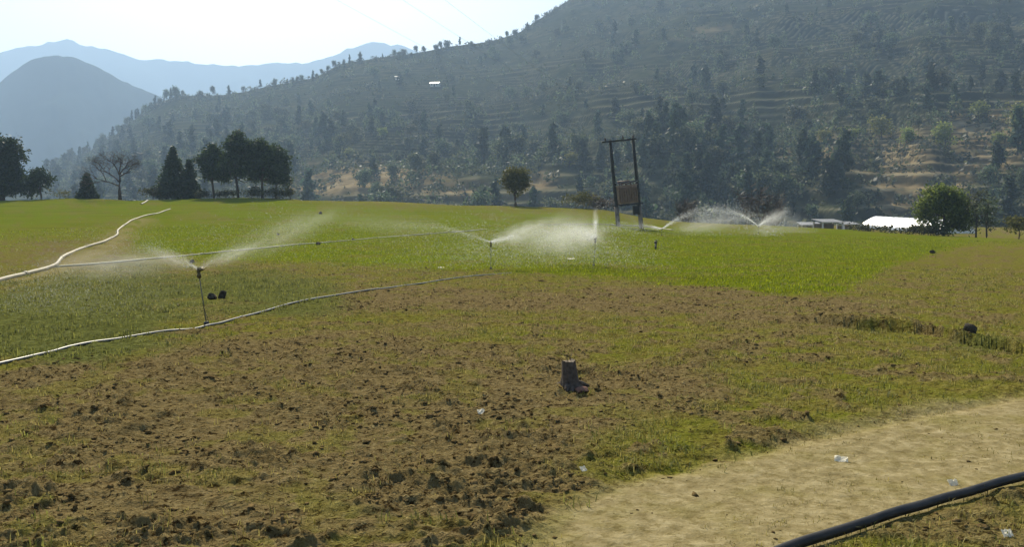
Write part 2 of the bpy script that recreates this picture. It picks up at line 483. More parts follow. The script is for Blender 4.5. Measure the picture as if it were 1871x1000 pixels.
def mat_drop():
    m, nt, out = new_mat('water_drops'); N = NT(nt)
    d = N.n('ShaderNodeBsdfTranslucent'); d.inputs[0].default_value = (.95, .96, .95, 1)
    d2 = N.n('ShaderNodeBsdfDiffuse'); d2.inputs[0].default_value = (.95, .96, .95, 1)
    m1 = N.n('ShaderNodeMixShader'); m1.inputs[0].default_value = .35
    N.l(d.outputs[0], m1.inputs[1]); N.l(d2.outputs[0], m1.inputs[2])
    t = N.n('ShaderNodeBsdfTransparent')
    m2 = N.n('ShaderNodeMixShader'); m2.inputs[0].default_value = .11
    N.l(t.outputs[0], m2.inputs[1]); N.l(m1.outputs[0], m2.inputs[2]); N.l(m2.outputs[0], out.inputs[0])
    return m
M['drop'] = mat_drop()

# ------------------------------------------------------------------ ground sheet
def build_ground():
    az = np.concatenate([np.arange(-180, -60, 4.0), np.arange(-60, -36, 1.0), np.arange(-36, 36, .13), np.arange(36, 60, 1.0), np.arange(60, 180, 4.0)])
    az = np.radians(az)
    pys = np.linspace(1150, 407, 430)
    r_near = EYE / np.tan(np.arctan((pys - HZ) / F_PX))
    r = np.concatenate([[.25, 1.0, 2.0], r_near[r_near > 2.2], np.linspace(r_near[-1] + 4, 300, 26), np.geomspace(330, 9000, 14)])
    A, Rr = np.meshgrid(az, r, indexing='xy')
    X, Y = (Rr * np.sin(A)).ravel(), (Rr * np.cos(A)).ravel()
    Z, wheat, soil, track, weed = ground_height(X, Y)
    nr, na = Rr.shape
    i, j = np.meshgrid(np.arange(nr - 1), np.arange(na), indexing='ij')
    j2 = (j + 1) % na
    Q = np.stack([i * na + j, i * na + j2, (i + 1) * na + j2, (i + 1) * na + j], -1).reshape(-1, 4)[:, ::-1]
    V = np.stack([X, Y, Z], -1)
    mw, mt = wheat[Q].mean(1) > .5, track[Q].mean(1) > .5
    sets = [('ground', ~mw & ~mt), ('wheat_field', mw & ~mt), ('dirt_track', mt)]
    for nm, sel in sets:
        q = Q[sel]
        used, inv = np.unique(q, return_inverse=True)
        me = mesh_np(nm, V[used], inv.reshape(-1, 4), True)
        for k, arr in (('wheat', wheat), ('soil', soil), ('track', track), ('weed', weed)):
            at_ = me.attributes.new(k, 'FLOAT', 'POINT')
            at_.data.foreach_set('value', arr[used].astype(np.float32))
        me.materials.append(M['ground'])
        tag(link(nm, me), {'ground': 'rough grass and ploughed brown soil of the near field', 'wheat_field': 'bright green young wheat field watered by sprinklers', 'dirt_track': 'pale tan dirt track along the black pipe'}[nm], kind='structure')
build_ground()

# ------------------------------------------------------------------ hill and mountains
RIDGE_PY = [(-2500, 388), (-500, 384), (-200, 372), (0, 345), (60, 318), (95, 303), (150, 288), (200, 262), (250, 222), (300, 190), (330, 178), (400, 178), (450, 171), (520, 156), (580, 146), (630, 120), (700, 110), (760, 102), (830, 90), (900, 80), (950, 64), (990, 38), (1040, 6), (1100, -22), (1200, -62), (1400, -130), (1600, -185), (1871, -225), (2300, -240), (3200, -180)]
RIDGE_D = [(-2500, 1000), (0, 900), (300, 850), (600, 800), (950, 850), (1300, 1000), (1871, 1100), (3200, 1100)]
FOOT_D = [(-2500, 300), (0, 270), (600, 235), (1000, 215), (1871, 190), (3200, 190)]
FOOT_Z = -9.5
STEP = 3.0
WARM = [(1640, 280, 170, 45, 1.0), (1820, 240, 120, 60, .9), (660, 320, 110, 38, .9), (1680, 360, 90, 40, 1.0), (850, 345, 120, 25, .8), (1500, 290, 80, 25, .5), (990, 330, 40, 25, .6),
        (1250, 60, 150, 20, .4), (560, 345, 60, 15, .7), (1560, 120, 120, 30, .25)]

def hill_z(px, s, terrace=True):
    px = np.asarray(px, float); s = np.asarray(s, float)
    yr, yf = lerp_knots(px, RIDGE_D), lerp_knots(px, FOOT_D)
    y = yf + s * (yr - yf); ta = (px - CX) / F_PX; x = ta * y
    zr = EYE + yr * (HZ - lerp_knots(px, RIDGE_PY)) / F_PX
    sc = np.clip(s, 0, 1)
    z = FOOT_Z + (zr - FOOT_Z) * (0.82 * sc ** 1.12 + .18 * sc ** 2.2)
    amp = np.clip((zr - FOOT_Z) / 150, .15, 1.6) * smooth(0, .10, sc) * (1 - smooth(.55, 1.0, sc))
    gul = np.abs(fbm(px / 210 + .4 * sc, sc * 1.3, 71, 3) - .5) * 2
    z = z + amp * (9 * (gul - .35) + 12 * (fbm(x / 60, y / 60, 77, 3) - .5))
    z = z + 3.0 * (fbm(x / 22, y / 22, 79, 2) - .5) * (1 - .7 * smooth(.9, 1, sc)) * smooth(0, .05, sc)
    z = z - np.clip(s - 1, 0, 1) * 260
    ris = np.zeros_like(z)
    if terrace:
        mask = smooth(.34, .52, fbm(x / 90, y / 90, 83, 3) + .06)
        mask = mask * (1 - .65 * smooth(.5, .85, s)) * smooth(.30, .5, fbm(x / 28, y / 28, 87, 3))
        mask = np.maximum(mask, .95 * smooth(1380, 1480, px) * (1 - smooth(.30, .45, s)) * smooth(.01, .04, s))
        mask = np.maximum(mask, .95 * smooth(520, 600, px) * (1 - smooth(1000, 1060, px)) * (1 - smooth(.12, .2, s)) * smooth(.01, .04, s))
        q = z / STEP + .9 * (fbm(x / 45, y / 45, 85, 3) - .5) + 1.3 * np.sin(z / 9.0 + x / 130 + y / 200)
        fr = q - np.floor(q)
        st = np.floor(q) + np.where(fr < .62, fr * .22, .136 + (fr - .62) / .38 * .864)
        zt = z + (st - q) * STEP
        z = np.where(s <= 1, z * (1 - mask) + zt * mask, z)
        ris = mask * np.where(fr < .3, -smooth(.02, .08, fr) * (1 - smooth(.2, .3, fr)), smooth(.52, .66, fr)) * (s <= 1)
    return x, y, z, ris

def hill_s(px, py):
    s = np.linspace(0.0, 1.0, 500)
    x, y, z, _ = hill_z(np.full(500, float(px)), s)
    pp = project(x, y, z)[1]
    k = int(np.argmax(pp <= py)) if (pp <= py).any() else 499
    return s[k]

def hill_point(px, s):
    x, y, z, _ = hill_z(np.array([float(px)]), np.array([float(s)]))
    return float(x[0]), float(y[0]), float(z[0])

def build_hill():
    px = np.concatenate([np.linspace(-2500, -60, 40), np.linspace(-50, 1930, 430), np.linspace(1950, 3200, 40)])
    s = np.concatenate([np.linspace(-.02, 1, 430), np.linspace(1.01, 1.5, 16)])
    S, PX = np.meshgrid(s, px, indexing='ij')
    x, y, z, ris = hill_z(PX.ravel(), S.ravel())
    pxx, pyy = project(x, y, z)
    warm = 0
    for (cx, cy, rx, ry, a) in WARM:
        warm = warm + a * np.exp(-((pxx - cx) / rx) ** 2 - ((pyy - cy) / ry) ** 2)
    warm = smooth(.3, .75, warm + .8 * (fbm(x / 30, y / 30, 91, 4) - .5))
    nr, nc = S.shape
    i, j = np.meshgrid(np.arange(nr - 1), np.arange(nc - 1), indexing='ij')
    Q = np.stack([i * nc + j, i * nc + j + 1, (i + 1) * nc + j + 1, (i + 1) * nc + j], -1).reshape(-1, 4)
    me = mesh_np('terraced_hill', np.stack([x, y, z], -1), Q, True)
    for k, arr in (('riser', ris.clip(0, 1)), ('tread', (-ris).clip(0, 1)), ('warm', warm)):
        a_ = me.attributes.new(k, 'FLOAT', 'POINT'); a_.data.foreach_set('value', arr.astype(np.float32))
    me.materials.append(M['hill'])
    tag(link('terraced_hill', me), 'large hazy hillside cut into farm terraces', kind='structure')
build_hill()

def build_mountain(label, ridge, dr, df, amp, seed, extra):
    px = np.linspace(ridge[0][0], ridge[-1][0], 220)
    s = np.concatenate([np.linspace(0, 1, 60), np.linspace(1.05, 1.6, 6)])
    S, PX = np.meshgrid(s, px, indexing='ij')
    y = df + S * (dr - df); x = (PX - CX) / F_PX * y
    zr = EYE + dr * (HZ - lerp_knots(PX, ridge)) / F_PX
    sc = np.clip(S, 0, 1)
    z = -12 + (zr + 12) * sc ** 1.15 + amp * (np.abs(fbm(PX / 90 + sc, sc * 2.5, seed, 4) - .5) * 2 - .3) * smooth(0, .2, sc) * (1 - smooth(.8, 1, sc))
    z = z + amp * .12 * (fbm(PX / 9, sc * 6, seed + 9, 3) - .5) - np.clip(S - 1, 0, 1) * extra
    nr, nc = S.shape
    i, j = np.meshgrid(np.arange(nr - 1), np.arange(nc - 1), indexing='ij')
    Q = np.stack([i * nc + j, i * nc + j + 1, (i + 1) * nc + j + 1, (i + 1) * nc + j], -1).reshape(-1, 4)
    me = mesh_np('mountain', np.stack([x.ravel(), y.ravel(), z.ravel()], -1), Q, True)
    me.materials.append(M['mountain'])
    tag(link('mountain', me), label, kind='structure')
build_mountain('blue hazy pyramid mountain closing the valley', [(-900, 330), (-500, 290), (-300, 255), (-100, 205), (0, 165), (40, 132), (75, 112), (110, 106), (150, 110), (190, 128), (230, 150), (300, 180), (400, 225), (600, 300), (900, 388)], 1750, 1250, 40, 101, 400)
build_mountain('pale far mountain range behind the blue pyramid mountain', [(-1200, 130), (-600, 120), (-200, 130), (0, 107), (30, 96), (70, 90), (95, 86), (135, 75), (165, 88), (210, 95), (260, 112), (340, 117), (380, 122), (440, 125), (500, 121), (560, 119), (600, 112), (640, 95), (690, 82), (740, 90), (800, 110), (1000, 150), (1300, 220)], 3500, 2500, 140, 121, 700)

# ------------------------------------------------------------------ haze
def build_haze():
    mb = MB(); mb.box((300, 2900, 357), (12000, 8000, 740))
    m, nt, out = new_mat('valley_haze'); N = NT(nt)
    v = N.n('ShaderNodeVolumePrincipled')
    v.inputs['Color'].default_value = (.50, .71, 1.0, 1)
    v.inputs['Density'].default_value = 0.00031
    v.inputs['Anisotropy'].default_value = .30
    N.l(v.outputs[0], out.inputs['Volume'])
    tag(mb.build('haze', m), 'pale blue valley haze filling the air', kind='stuff')
build_haze()

# ------------------------------------------------------------------ foliage helpers
def unit(n, r=rng):
    v = r.normal(size=(n, 3)); return v / np.linalg.norm(v, axis=1)[:, None]

def cards(C, size, r=rng, flat=.0, aspect=.55, dirs=None):
    n = len(C)
    size = np.broadcast_to(np.asarray(size, float), (n,)) * r.uniform(.6, 1.35, n)
    u = unit(n, r) if dirs is None else dirs
    u[:, 2] *= (1 - flat); u /= np.linalg.norm(u, axis=1)[:, None] + 1e-9
    w = unit(n, r); v = np.cross(u, w); v /= np.linalg.norm(v, axis=1)[:, None] + 1e-9
    a = u * size[:, None]; b = v * size[:, None] * aspect
    V = np.stack([C - a, C + b * r.uniform(.6, 1.2, (n, 1)), C + a, C - b * r.uniform(.6, 1.2, (n, 1))], 1).reshape(-1, 3)
    return V, np.arange(4 * n).reshape(n, 4)

def blob_leaves(blobs, n_clump, per, leaf, r, shell=.55):
    C = []
    for (c, rad) in blobs:
        c = np.array(c, float); rad = np.array(rad if hasattr(rad, '__len__') else (rad,) * 3, float)
        k = max(3, int(n_clump * (rad.prod() ** (2 / 3)) / 1.0))
        d = unit(k, r) * (shell + (1 - shell) * r.random((k, 1)) ** .5)
        cl = c + d * rad
        for q in cl:
            C.append(q + r.normal(size=(per, 3)) * leaf * np.array([1.9, 1.9, 1.3]))
    C = np.concatenate(C)
    return cards(C, leaf, r)

def finish_tree(root, tr, tb, V, F, leafmat, barkmat):
    tb.build('trunk', barkmat, root, True)
    me = mesh_np('crown', V, F); me.materials.append(leafmat)
    link('crown', me, root)

def leafy_tree(name, label, cat, x, y, h, trunk_h, trunk_r, blobs, leaf, n_clump, per, leafmat, barkmat, seed, group=None, z=None, shell=.5, lean=0):
    r = np.random.default_rng(seed)
    root = empty(name, (x, y, (gh(x, y) if z is None else z) - .06))
    tag(root, label, cat, group)
    tb = MB()
    top = Vector((lean, 0, trunk_h))
    pts = [Vector((0, 0, -.25))] + [Vector((lean * t + r.normal() * trunk_r * .5, r.normal() * trunk_r * .5, trunk_h * t)) for t in (.1, .35, .7)] + [top]
    tb.tube(pts, [trunk_r * 1.35, trunk_r * 1.1, trunk_r * .9, trunk_r * .75, trunk_r * .55], 8)
    for (c, rad) in blobs:
        c = Vector(c)
        st = Vector(pts[r.integers(2, 5)])
        mid = st.lerp(c, .5) + Vector((r.normal() * .1, r.normal() * .1, -.08 * h * r.random()))
        tb.tube([st, mid, c], [trunk_r * .5, trunk_r * .32, trunk_r * .12], 6)
        for q in range(4):
            e = c + Vector(unit(1, r)[0] * (np.array(rad if hasattr(rad, '__len__') else (rad,) * 3)) * .8)
            tb.tube([mid.lerp(c, .6), c.lerp(e, .5), e], [trunk_r * .2, trunk_r * .12, trunk_r * .05], 5)
    sat = []
    for (c, rad) in blobs:
        rv = np.array(rad if hasattr(rad, '__len__') else (rad,) * 3, float)
        for q in range(3):
            d = unit(1, r)[0]; d[2] = abs(d[2]) * .8
            sat.append((tuple(np.array(c) + d * rv * r.uniform(.95, 1.2)), tuple(rv * r.uniform(.18, .36))))
    V, F = blob_leaves(list(blobs) + sat, n_clump * .8, per, leaf, r, shell)
    finish_tree(root, None, tb, V, F, leafmat, barkmat)
    return root

def conifer_geo(h, rb, r, z0=.12, whorls=16, br=7, clump=6, leaf=.35, power=.9, droop=.12):
    tb = MB(); tb.tube([(0, 0, -.3), (0, 0, h * .5), (0, 0, h * .97)], [h * .018, h * .011, h * .003], 6)
    C = []; D = []
    for i in range(whorls):
        t = i / (whorls - 1); z = h * (z0 + (1 - z0) * t ** .95)
        L = rb * (1 - t) ** power * r.uniform(.75, 1.15) + leaf * .4
        for k in range(br):
            a = r.uniform(0, 6.283); Lk = L * r.uniform(.6, 1.12)
            dx, dy = math.cos(a), math.sin(a)
            m = max(2, int(clump * Lk / rb + 1))
            if h > 5 and t < .9 and k % 2 == 0:
                tb.tube([(0, 0, z), (dx * Lk * .9, dy * Lk * .9, z - droop * Lk)], [h * .004, h * .0015], 4)
            for q in range(m):
                f = (q + r.random()) / m
                C.append((dx * Lk * f, dy * Lk * f, z - droop * Lk * f * f + r.normal() * leaf * .35))
    C = np.array(C)
    C = np.repeat(C, 3, 0) + r.normal(size=(len(C) * 3, 3)) * leaf * .55
    V, F = cards(C, leaf, r)
    return tb, V, F

# ------------------------------------------------------------------ hillside trees (each its own, sharing meshes)
def far_set():
    r = np.random.default_rng(11)
    kinds = {'pine': [], 'leaf': [], 'yellow': []}
    for i in range(7):
        tb, V, F = conifer_geo(10, r.uniform(2.0, 3.0), r, r.uniform(.12, .3), 12, 6, 4, .62, r.uniform(.4, .7))
        V = V * (1 + .22 * np.sin(V[:, 2:3] * 1.9 + i) * np.array([[1, 1, 0]])) + np.stack([.35 * np.sin(V[:, 2] * .7 + i), .35 * np.cos(V[:, 2] * .9 + 2 * i), V[:, 2] * 0], -1)
        kinds['pine'].append((tb.mesh('trunk', M['bark']), V, F, M['far_pine']))
    for i in range(8):
        blobs = [((r.normal() * .6, r.normal() * .6, 5.4), (1.7, 1.7, 2.2))]
        for k in range(7):
            a = r.uniform(0, 6.28); blobs.append(((math.cos(a) * r.uniform(1, 2.1), math.sin(a) * r.uniform(1, 2.1), r.uniform(1.5, 7.6)), r.uniform(.8, 1.8)))
        V, F = blob_leaves(blobs, 8, 8, .5, r, .4)
        tb = MB(); tb.tube([(0, 0, -.4), (.1, 0, 2.5), (0, .1, 6)], [.22, .17, .06], 6)
        for (c, rad) in blobs[1:]: tb.tube([(.1, 0, 2.4), c], [.1, .03], 4)
        kinds['leaf'].append((tb.mesh('trunk', M['bark']), V, F, M['far_leaf']))
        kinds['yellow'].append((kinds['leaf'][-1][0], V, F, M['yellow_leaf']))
    out = {}
    for k, L in kinds.items():
        out[k] = []
        for (tm, V, F, mat) in L:
            me = mesh_np('crown', V, F); me.materials.append(mat); out[k].append((tm, me))
    return out
FAR = far_set()

def place_far(kind, name, x, y, z, h, label, cat, group, r, wide=1.0):
    tm, cm = FAR[kind][r.integers(0, len(FAR[kind]))]
    root = empty(name, (x, y, z - .25), r.uniform(0, 6.28))
    s = h / (10.0 if kind == 'pine' else 8.4)
    root.scale = (s * wide, s * wide, s)
    link('trunk', tm, root); link('crown', cm, root)
    tag(root, label, cat, group)

PINE_C = [(1215, 290, 45, 60, 1.3), (1300, 310, 120, 55, 1.2), (1450, 320, 60, 50, .9), (1540, 350, 50, 40, .9), (1680, 180, 60, 45, 1.2), (1550, 190, 80, 50, .9), (1630, 90, 40, 25, .9), (1800, 150, 70, 60, .7),
          (620, 230, 90, 40, .8), (880, 270, 80, 35, .9), (700, 330, 60, 25, .6), (560, 280, 60, 40, .8), (1080, 310, 60, 40, .9), (420, 230, 90, 40, .6), (1840, 300, 60, 70, .9), (250, 290, 90, 40, .9), (130, 330, 80, 30, .9), (1380, 230, 90, 50, .6), (1250, 110, 120, 50, .35), (1750, 40, 120, 40, .45), (1100, 90, 120, 60, .3)]
def hill_forest():
    r = np.random.default_rng(23)
    cnt = {'pine': 0, 'leaf': 0}
    lim = {'pine': 270, 'leaf': 295}
    tries = 0
    while (cnt['pine'] < lim['pine'] or cnt['leaf'] < lim['leaf']) and tries < 20000:
        tries += 1
        px = r.uniform(90, 1930); s = r.uniform(.01, .93) ** 1.25
        x, y, z = hill_point(px, s)
        py = float(project(np.array(x), np.array(y), np.array(z))[1])
        if py < -40: continue
        d = sum(a * math.exp(-((px - cx) / rx) ** 2 - ((py - cy) / ry) ** 2) for (cx, cy, rx, ry, a) in PINE_C)
        w = sum(a * math.exp(-((px - cx) / rx) ** 2 - ((py - cy) / ry) ** 2) for (cx, cy, rx, ry, a) in WARM)
        dens = .17 + d * .9 - .35 * w
        nz = float(fbm(np.array(x / 40), np.array(y / 40), 131, 2))
        if r.random() > dens * (nz * 2.2 - .25): continue
        kind = 'pine' if r.random() < .25 + .35 * min(1, d) else 'leaf'
        zone = 'high up near the crest of the terraced hill' if s > .72 else 'on the low spur behind the pine clump' if px < 560 else 'on the terraces behind the lone olive tree' if px < 1000 else 'on the slope behind the transformer poles' if px < 1400 else 'on the slope above the white tunnel'
        if cnt[kind] >= lim[kind]: kind = 'leaf' if kind == 'pine' else 'pine'
        if cnt[kind] >= lim[kind]: break
        cnt[kind] += 1
        if kind == 'pine':
            h = r.uniform(5.5, 12.5) * (1 + .25 * (py > 230)); sz = 'small' if h < 9 else 'mid sized' if h < 12 else 'tall'
            place_far('pine', 'conifer_tree', x, y, z, h, sz + ' dark pointed conifer ' + zone, 'tree', 'conifers ' + zone, r, r.uniform(.8, 1.25))
        else:
            h = r.uniform(4.5, 10.5); sz = 'small' if h < 6.5 else 'mid sized' if h < 8.5 else 'large'
            place_far('leaf', 'broadleaf_tree', x, y, z, h, sz + ' rounded leafy tree ' + zone, 'tree', 'leafy trees ' + zone, r, r.uniform(.85, 1.3))
    # crest
    px = 100.0
    while px < 985:
        s = r.uniform(.965, 1.0)
        x, y, z = hill_point(px, s)
        near = 1.25 if px < 340 else 1.0
        k = 'pine' if r.random() < .35 else 'leaf'
        place_far(k, 'ridge_tree', x, y, z, r.uniform(4.5, 9.5) * near, ('pointed' if k == 'pine' else 'rounded') + ' little tree silhouetted against the sky on the hill crest', 'tree', 'trees along the hill crest', r, r.uniform(.6, 1.0))
        px += r.uniform(3.5, 9) if px < 340 else r.choice([r.uniform(6, 14), r.uniform(16, 34)])
    # trees with yellow green leaves on the lower terraces
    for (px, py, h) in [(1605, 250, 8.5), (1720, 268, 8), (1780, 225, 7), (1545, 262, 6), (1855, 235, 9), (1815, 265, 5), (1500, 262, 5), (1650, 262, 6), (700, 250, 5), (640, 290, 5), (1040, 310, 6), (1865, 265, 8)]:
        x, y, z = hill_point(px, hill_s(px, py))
        place_far('yellow', 'yellow_green_tree', x, y, z, h, 'yellow green tree on the brown lower terraces', 'tree', 'yellow green trees on the lower terraces', r, 1.15)
hill_forest()

def hill_scrub():
    r = np.random.default_rng(29)
    C = []; S = []
    n = 16000
    px = r.uniform(60, 1950, n); s = r.random(n) ** 1.2 * .985
    px[:1500] = r.uniform(90, 1060, 1500); s[:1500] = r.uniform(.955, 1.0, 1500)
    x, y, z, ris = hill_z(px, s)
    nz = fbm(x / 45, y / 45, 141, 3)
    nz[:1500] += .12
    keep = (r.random(n) < (nz * 2.6 - .6) * np.where(ris < -.2, .12, 1)) & (project(x, y, z)[1] > -60)
    for xi, yi, zi in zip(x[keep], y[keep], z[keep]):
        h = r.uniform(.7, 2.0) if r.random() < .78 else r.uniform(2.0, 5.6); k = 10 if h < 2.0 else 34
        d = unit(k, r); d[:, 2] = np.abs(d[:, 2])
        C.append(np.array([xi, yi, zi]) + d * np.array([h * .8, h * .8, h]) * r.uniform(.5, 1, (k, 1))); S.append(np.full(k, h * (.28 if h < 2.0 else .16)))
    V, F = cards(np.concatenate(C), np.concatenate(S), r, 0, .8)
    me = mesh_np('hillside_scrub', V, F); me.materials.append(M['scrub'])
    tag(link('hillside_scrub', me), 'low grey green scrub covering the terraced hillside', kind='stuff')
hill_scrub()

def woodland():
    r = np.random.default_rng(37); C = []; S = []
    n = 9000
    px = r.uniform(60, 1950, n); s = r.random(n) ** 1.15 * .97
    x, y, z, ris = hill_z(px, s); py = project(x, y, z)[1]
    d = sum(a * np.exp(-((px - cx) / (rx * 1.25)) ** 2 - ((py - cy) / (ry * 1.25)) ** 2) for (cx, cy, rx, ry, a) in PINE_C)
    w = sum(a * np.exp(-((px - cx) / rx) ** 2 - ((py - cy) / ry) ** 2) for (cx, cy, rx, ry, a) in WARM)
    dens = (.16 + .55 * d - .3 * w) * (fbm(x / 35, y / 35, 171, 3) * 3.2 - 1.0)
    keep = (r.random(n) < dens) & (py > -50)
    for xi, yi, zi in zip(x[keep], y[keep], z[keep]):
        h = r.uniform(2.5, 7.5); wd = r.uniform(.28, .5) * h; k = 44
        t = r.random(k); prof = np.sqrt(np.clip(1 - (2 * t - .8) ** 2 / 1.45, .02, 1)) if r.random() < .6 else (1.05 - t)
        a = r.uniform(0, 6.28, k); q = wd * prof * r.uniform(.5, 1.1, k)
        C.append(np.stack([xi + np.cos(a) * q, yi + np.sin(a) * q, zi + .1 * h + t * h * .9], -1)); S.append(np.full(k, .32 + .05 * h))
    V, F = cards(np.concatenate(C), np.concatenate(S), r, 0, .75)
    me = mesh_np('hillside_woodland', V, F); me.materials.append(M['far_leaf'])
    tag(link('hillside_woodland', me), 'mass of small trees merging over the hazy hillside', kind='stuff')
woodland()

# houses on the hill
def house(px, py, w, dpt, h, roofmat, label, rz, mono=False):
    x, y, z = hill_point(px, hill_s(px, py))
    root = empty('house', (x, y, z - .3), rz); tag(root, label, 'house')
    wl_ = MB(); wl_.box((0, 0, h / 2), (w, dpt, h)); wl_.build('wall', M['whitewash'], root)
    rf = MB(); e = .5
    rz_ = h + .02; rh = dpt * .28
    a, b = w / 2 + e, dpt / 2 + e
    V = [(-a, -b, rz_), (a, -b, rz_), (a, b, rz_), (-a, b, rz_), (-a, 0, rz_ + rh), (a, 0, rz_ + rh)]
    V += [(p[0], p[1], p[2] + .12) for p in V]
    rf.add(V, [(6, 7, 11, 10), (9, 10, 11, 8), (0, 4, 5, 1), (3, 2, 5, 4), (0, 1, 7, 6), (2, 3, 9, 8), (0, 6, 10, 4), (4, 10, 9, 3), (1, 5, 11, 7), (5, 2, 8, 11)])
    rf.build('roof', roofmat, root)
    d = MB(); d.box((0, -dpt / 2 - .03, 1.0), (.9, .06, 2.0)); d.build('door', M['dark_open'], root)
    for sx in (-.3, .3):
        g = MB(); g.box((sx * w, -dpt / 2 - .03, 1.5), (.8, .06, .9)); g.build('window', M['dark_open'], root)
house(797, 158, 6.5, 4.5, 2.3, M['roof_white'], 'small house with a bright white metal roof high on the hillside', -.25)
house(945, 239, 5.0, 4.0, 2.2, M['roof_white'], 'tiny pale roofed hut among terraces behind the field', .1)
house(729, 146, 4.0, 3.5, 2.2, M['roof_grey'], 'tiny grey roofed hut just below the hill crest', .2)

# ------------------------------------------------------------------ trees at the edge of the field
def edge_xy(px, off=1.0):
    return at(px, float(lerp_knots(px, EDGE_D)) + off)

def pine(px, off, h, rad, label, seed, bare=.42):
    x, y = edge_xy(px, off); r = np.random.default_rng(seed)
    bl = [((0, 0, h * .93), (rad * .2, rad * .2, h * .07)), ((.1, 0, h * .84), (rad * .36, rad * .36, h * .09))]
    for i in range(15):
        a = i * 2.4 + r.random(); t = bare * .8 + (.84 - bare * .8) * (i + r.random()) / 15; q = rad * (1.05 - .75 * max(0, t - bare) / (1 - bare)) * r.uniform(.3, .85)
        bl.append(((math.cos(a) * q, math.sin(a) * q, h * t), (rad * r.uniform(.22, .40), rad * r.uniform(.22, .40), h * r.uniform(.04, .09))))
    return leafy_tree('pine_tree', label, 'tree', x, y, h, h * .86, h * .02, bl, .2, 44, 18, M['pine'], M['bark'], seed, shell=.3)
pine(393, 2, 7.6, 2.3, 'dark rounded pine with a leaning crown beside the tallest pine', 301, .5)
pine(437, 1, 9.3, 2.8, 'tallest dark pine of the clump behind the green field', 302, .36)
pine(482, 2, 8.3, 2.6, 'broad dark pine with a bare trunk, next to the tallest pine', 303, .45)
pine(507, 4, 8.0, 2.4, 'outermost dark pine of the clump, nearest the brown terraces', 304, .42)

def cypress(px, off, h, rb, label, seed, mat='cypress', name='cypress_tree'):
    x, y = edge_xy(px, off); r = np.random.default_rng(seed)
    tb, V, F = conifer_geo(h, rb, r, .03, 30, 16, 9, .24, .75, .05)
    root = empty(name, (x, y, gh(x, y) - .05)); tag(root, label, 'tree')
    finish_tree(root, None, tb, V, F, M[mat], M['bark'])
cypress(321, 1, 6.9, 2.9, 'dark green conical conifer, widest of the cone shaped trees', 311)
cypress(349, 3, 5.4, 1.7, 'slim conical conifer close beside the widest cone shaped conifer', 312)
cypress(163, 1, 3.2, 1.4, 'short dark conifer standing beside the bare spreading tree', 313)

x, y = edge_xy(8, 0)
leafy_tree('evergreen_tree', 'tall dense dark evergreen tree at the end of the field edge', 'tree', x, y, 8.6, 5.5, .28,
           [((-.2, 0, 7.2), (2.3, 2, 1.4)), ((-1.8, 0, 6.3), (1.8, 1.8, 1.8)), ((1.2, .2, 5.9), (1.5, 1.5, 1.7)), ((-.6, -.4, 4.2), (2.2, 2, 1.6)), ((1.4, 0, 3.4), (1.5, 1.4, 1.2)), ((-2.2, 0, 2.8), (2, 1.8, 1.6)), ((.5, -.3, 1.9), (2.6, 1.8, 1.3))], .24, 40, 18, M['cypress'], M['bark'], 321)
x, y = edge_xy(78, 0)
leafy_tree('dark_shrub', 'dark leafy shrub standing beside the tall dense evergreen', 'shrub', x, y, 4, 2.2, .12,
           [((0, 0, 3.2), (1.1, 1, .9)), ((-.8, 0, 2.2), (1.1, 1, .8)), ((.7, 0, 2.3), (.9, .9, .8)), ((-1.6, 0, 1.2), (1.3, 1, .9))], .2, 40, 16, M['cypress'], M['bark'], 322)
x, y = edge_xy(112, 0)
leafy_tree('pale_shrub', 'low pale olive shrub between the dark shrub and bare tree', 'shrub', x, y, 1.6, .7, .05, [((0, 0, .8), (.9, .7, .6)), ((.8, 0, .6), (.6, .6, .5))], .11, 30, 10, M['olive_leaf'], M['bark'], 323)

def bare_tree():
    px = 222; x, y = edge_xy(px, 0); r = np.random.default_rng(331)
    root = empty('bare_tree', (x, y, gh(x, y) - .05)); tag(root, 'leafless spreading tree with a dark trunk and brown twig canopy', 'tree')
    tb = MB(); tw = MB()
    tb.tube([(0, 0, -.2), (-.05, 0, 1.2), (.05, 0, 2.6), (.1, 0, 3.6)], [.26, .19, .16, .12], 8)
    def grow(p, d, L, rad, lev):
        e = p + d * L
        m = p.lerp(e, .5) + Vector(r.normal(size=3) * L * .07)
        (tb if lev < 3 else tw).tube([p, m, e], [rad, rad * .8, rad * .6], 6 if lev < 2 else 4, False)
        if lev == 5: return
        for k in range(3 if lev < 4 else 3):
            nd = (d + Vector(r.normal(size=3) * .55) + Vector((0, 0, -.02 if lev > 1 else .1))).normalized()
            nd.z = nd.z * .75 + .12; nd.normalize()
            grow(p.lerp(e, r.uniform(.55, 1)), nd, L * r.uniform(.58, .8), rad * .58, lev + 1)
    for (dx, dy, dz, L, st) in [(-1, .1, .75, 2.4, 2.3), (-.95, -.2, .35, 2.4, 1.7), (.6, .1, .8, 1.8, 3.2), (.1, .3, 1, 1.7, 3.5), (-.4, -.2, 1, 1.8, 3.3), (.9, -.1, .5, 1.6, 3.0)]:
        grow(Vector((0, 0, st)), Vector((dx, dy, dz)).normalized(), L, .1, 0)
    tb.build('trunk', M['bark'], root, True); tw.build('crown', M['brown_twig'], root)
bare_tree()

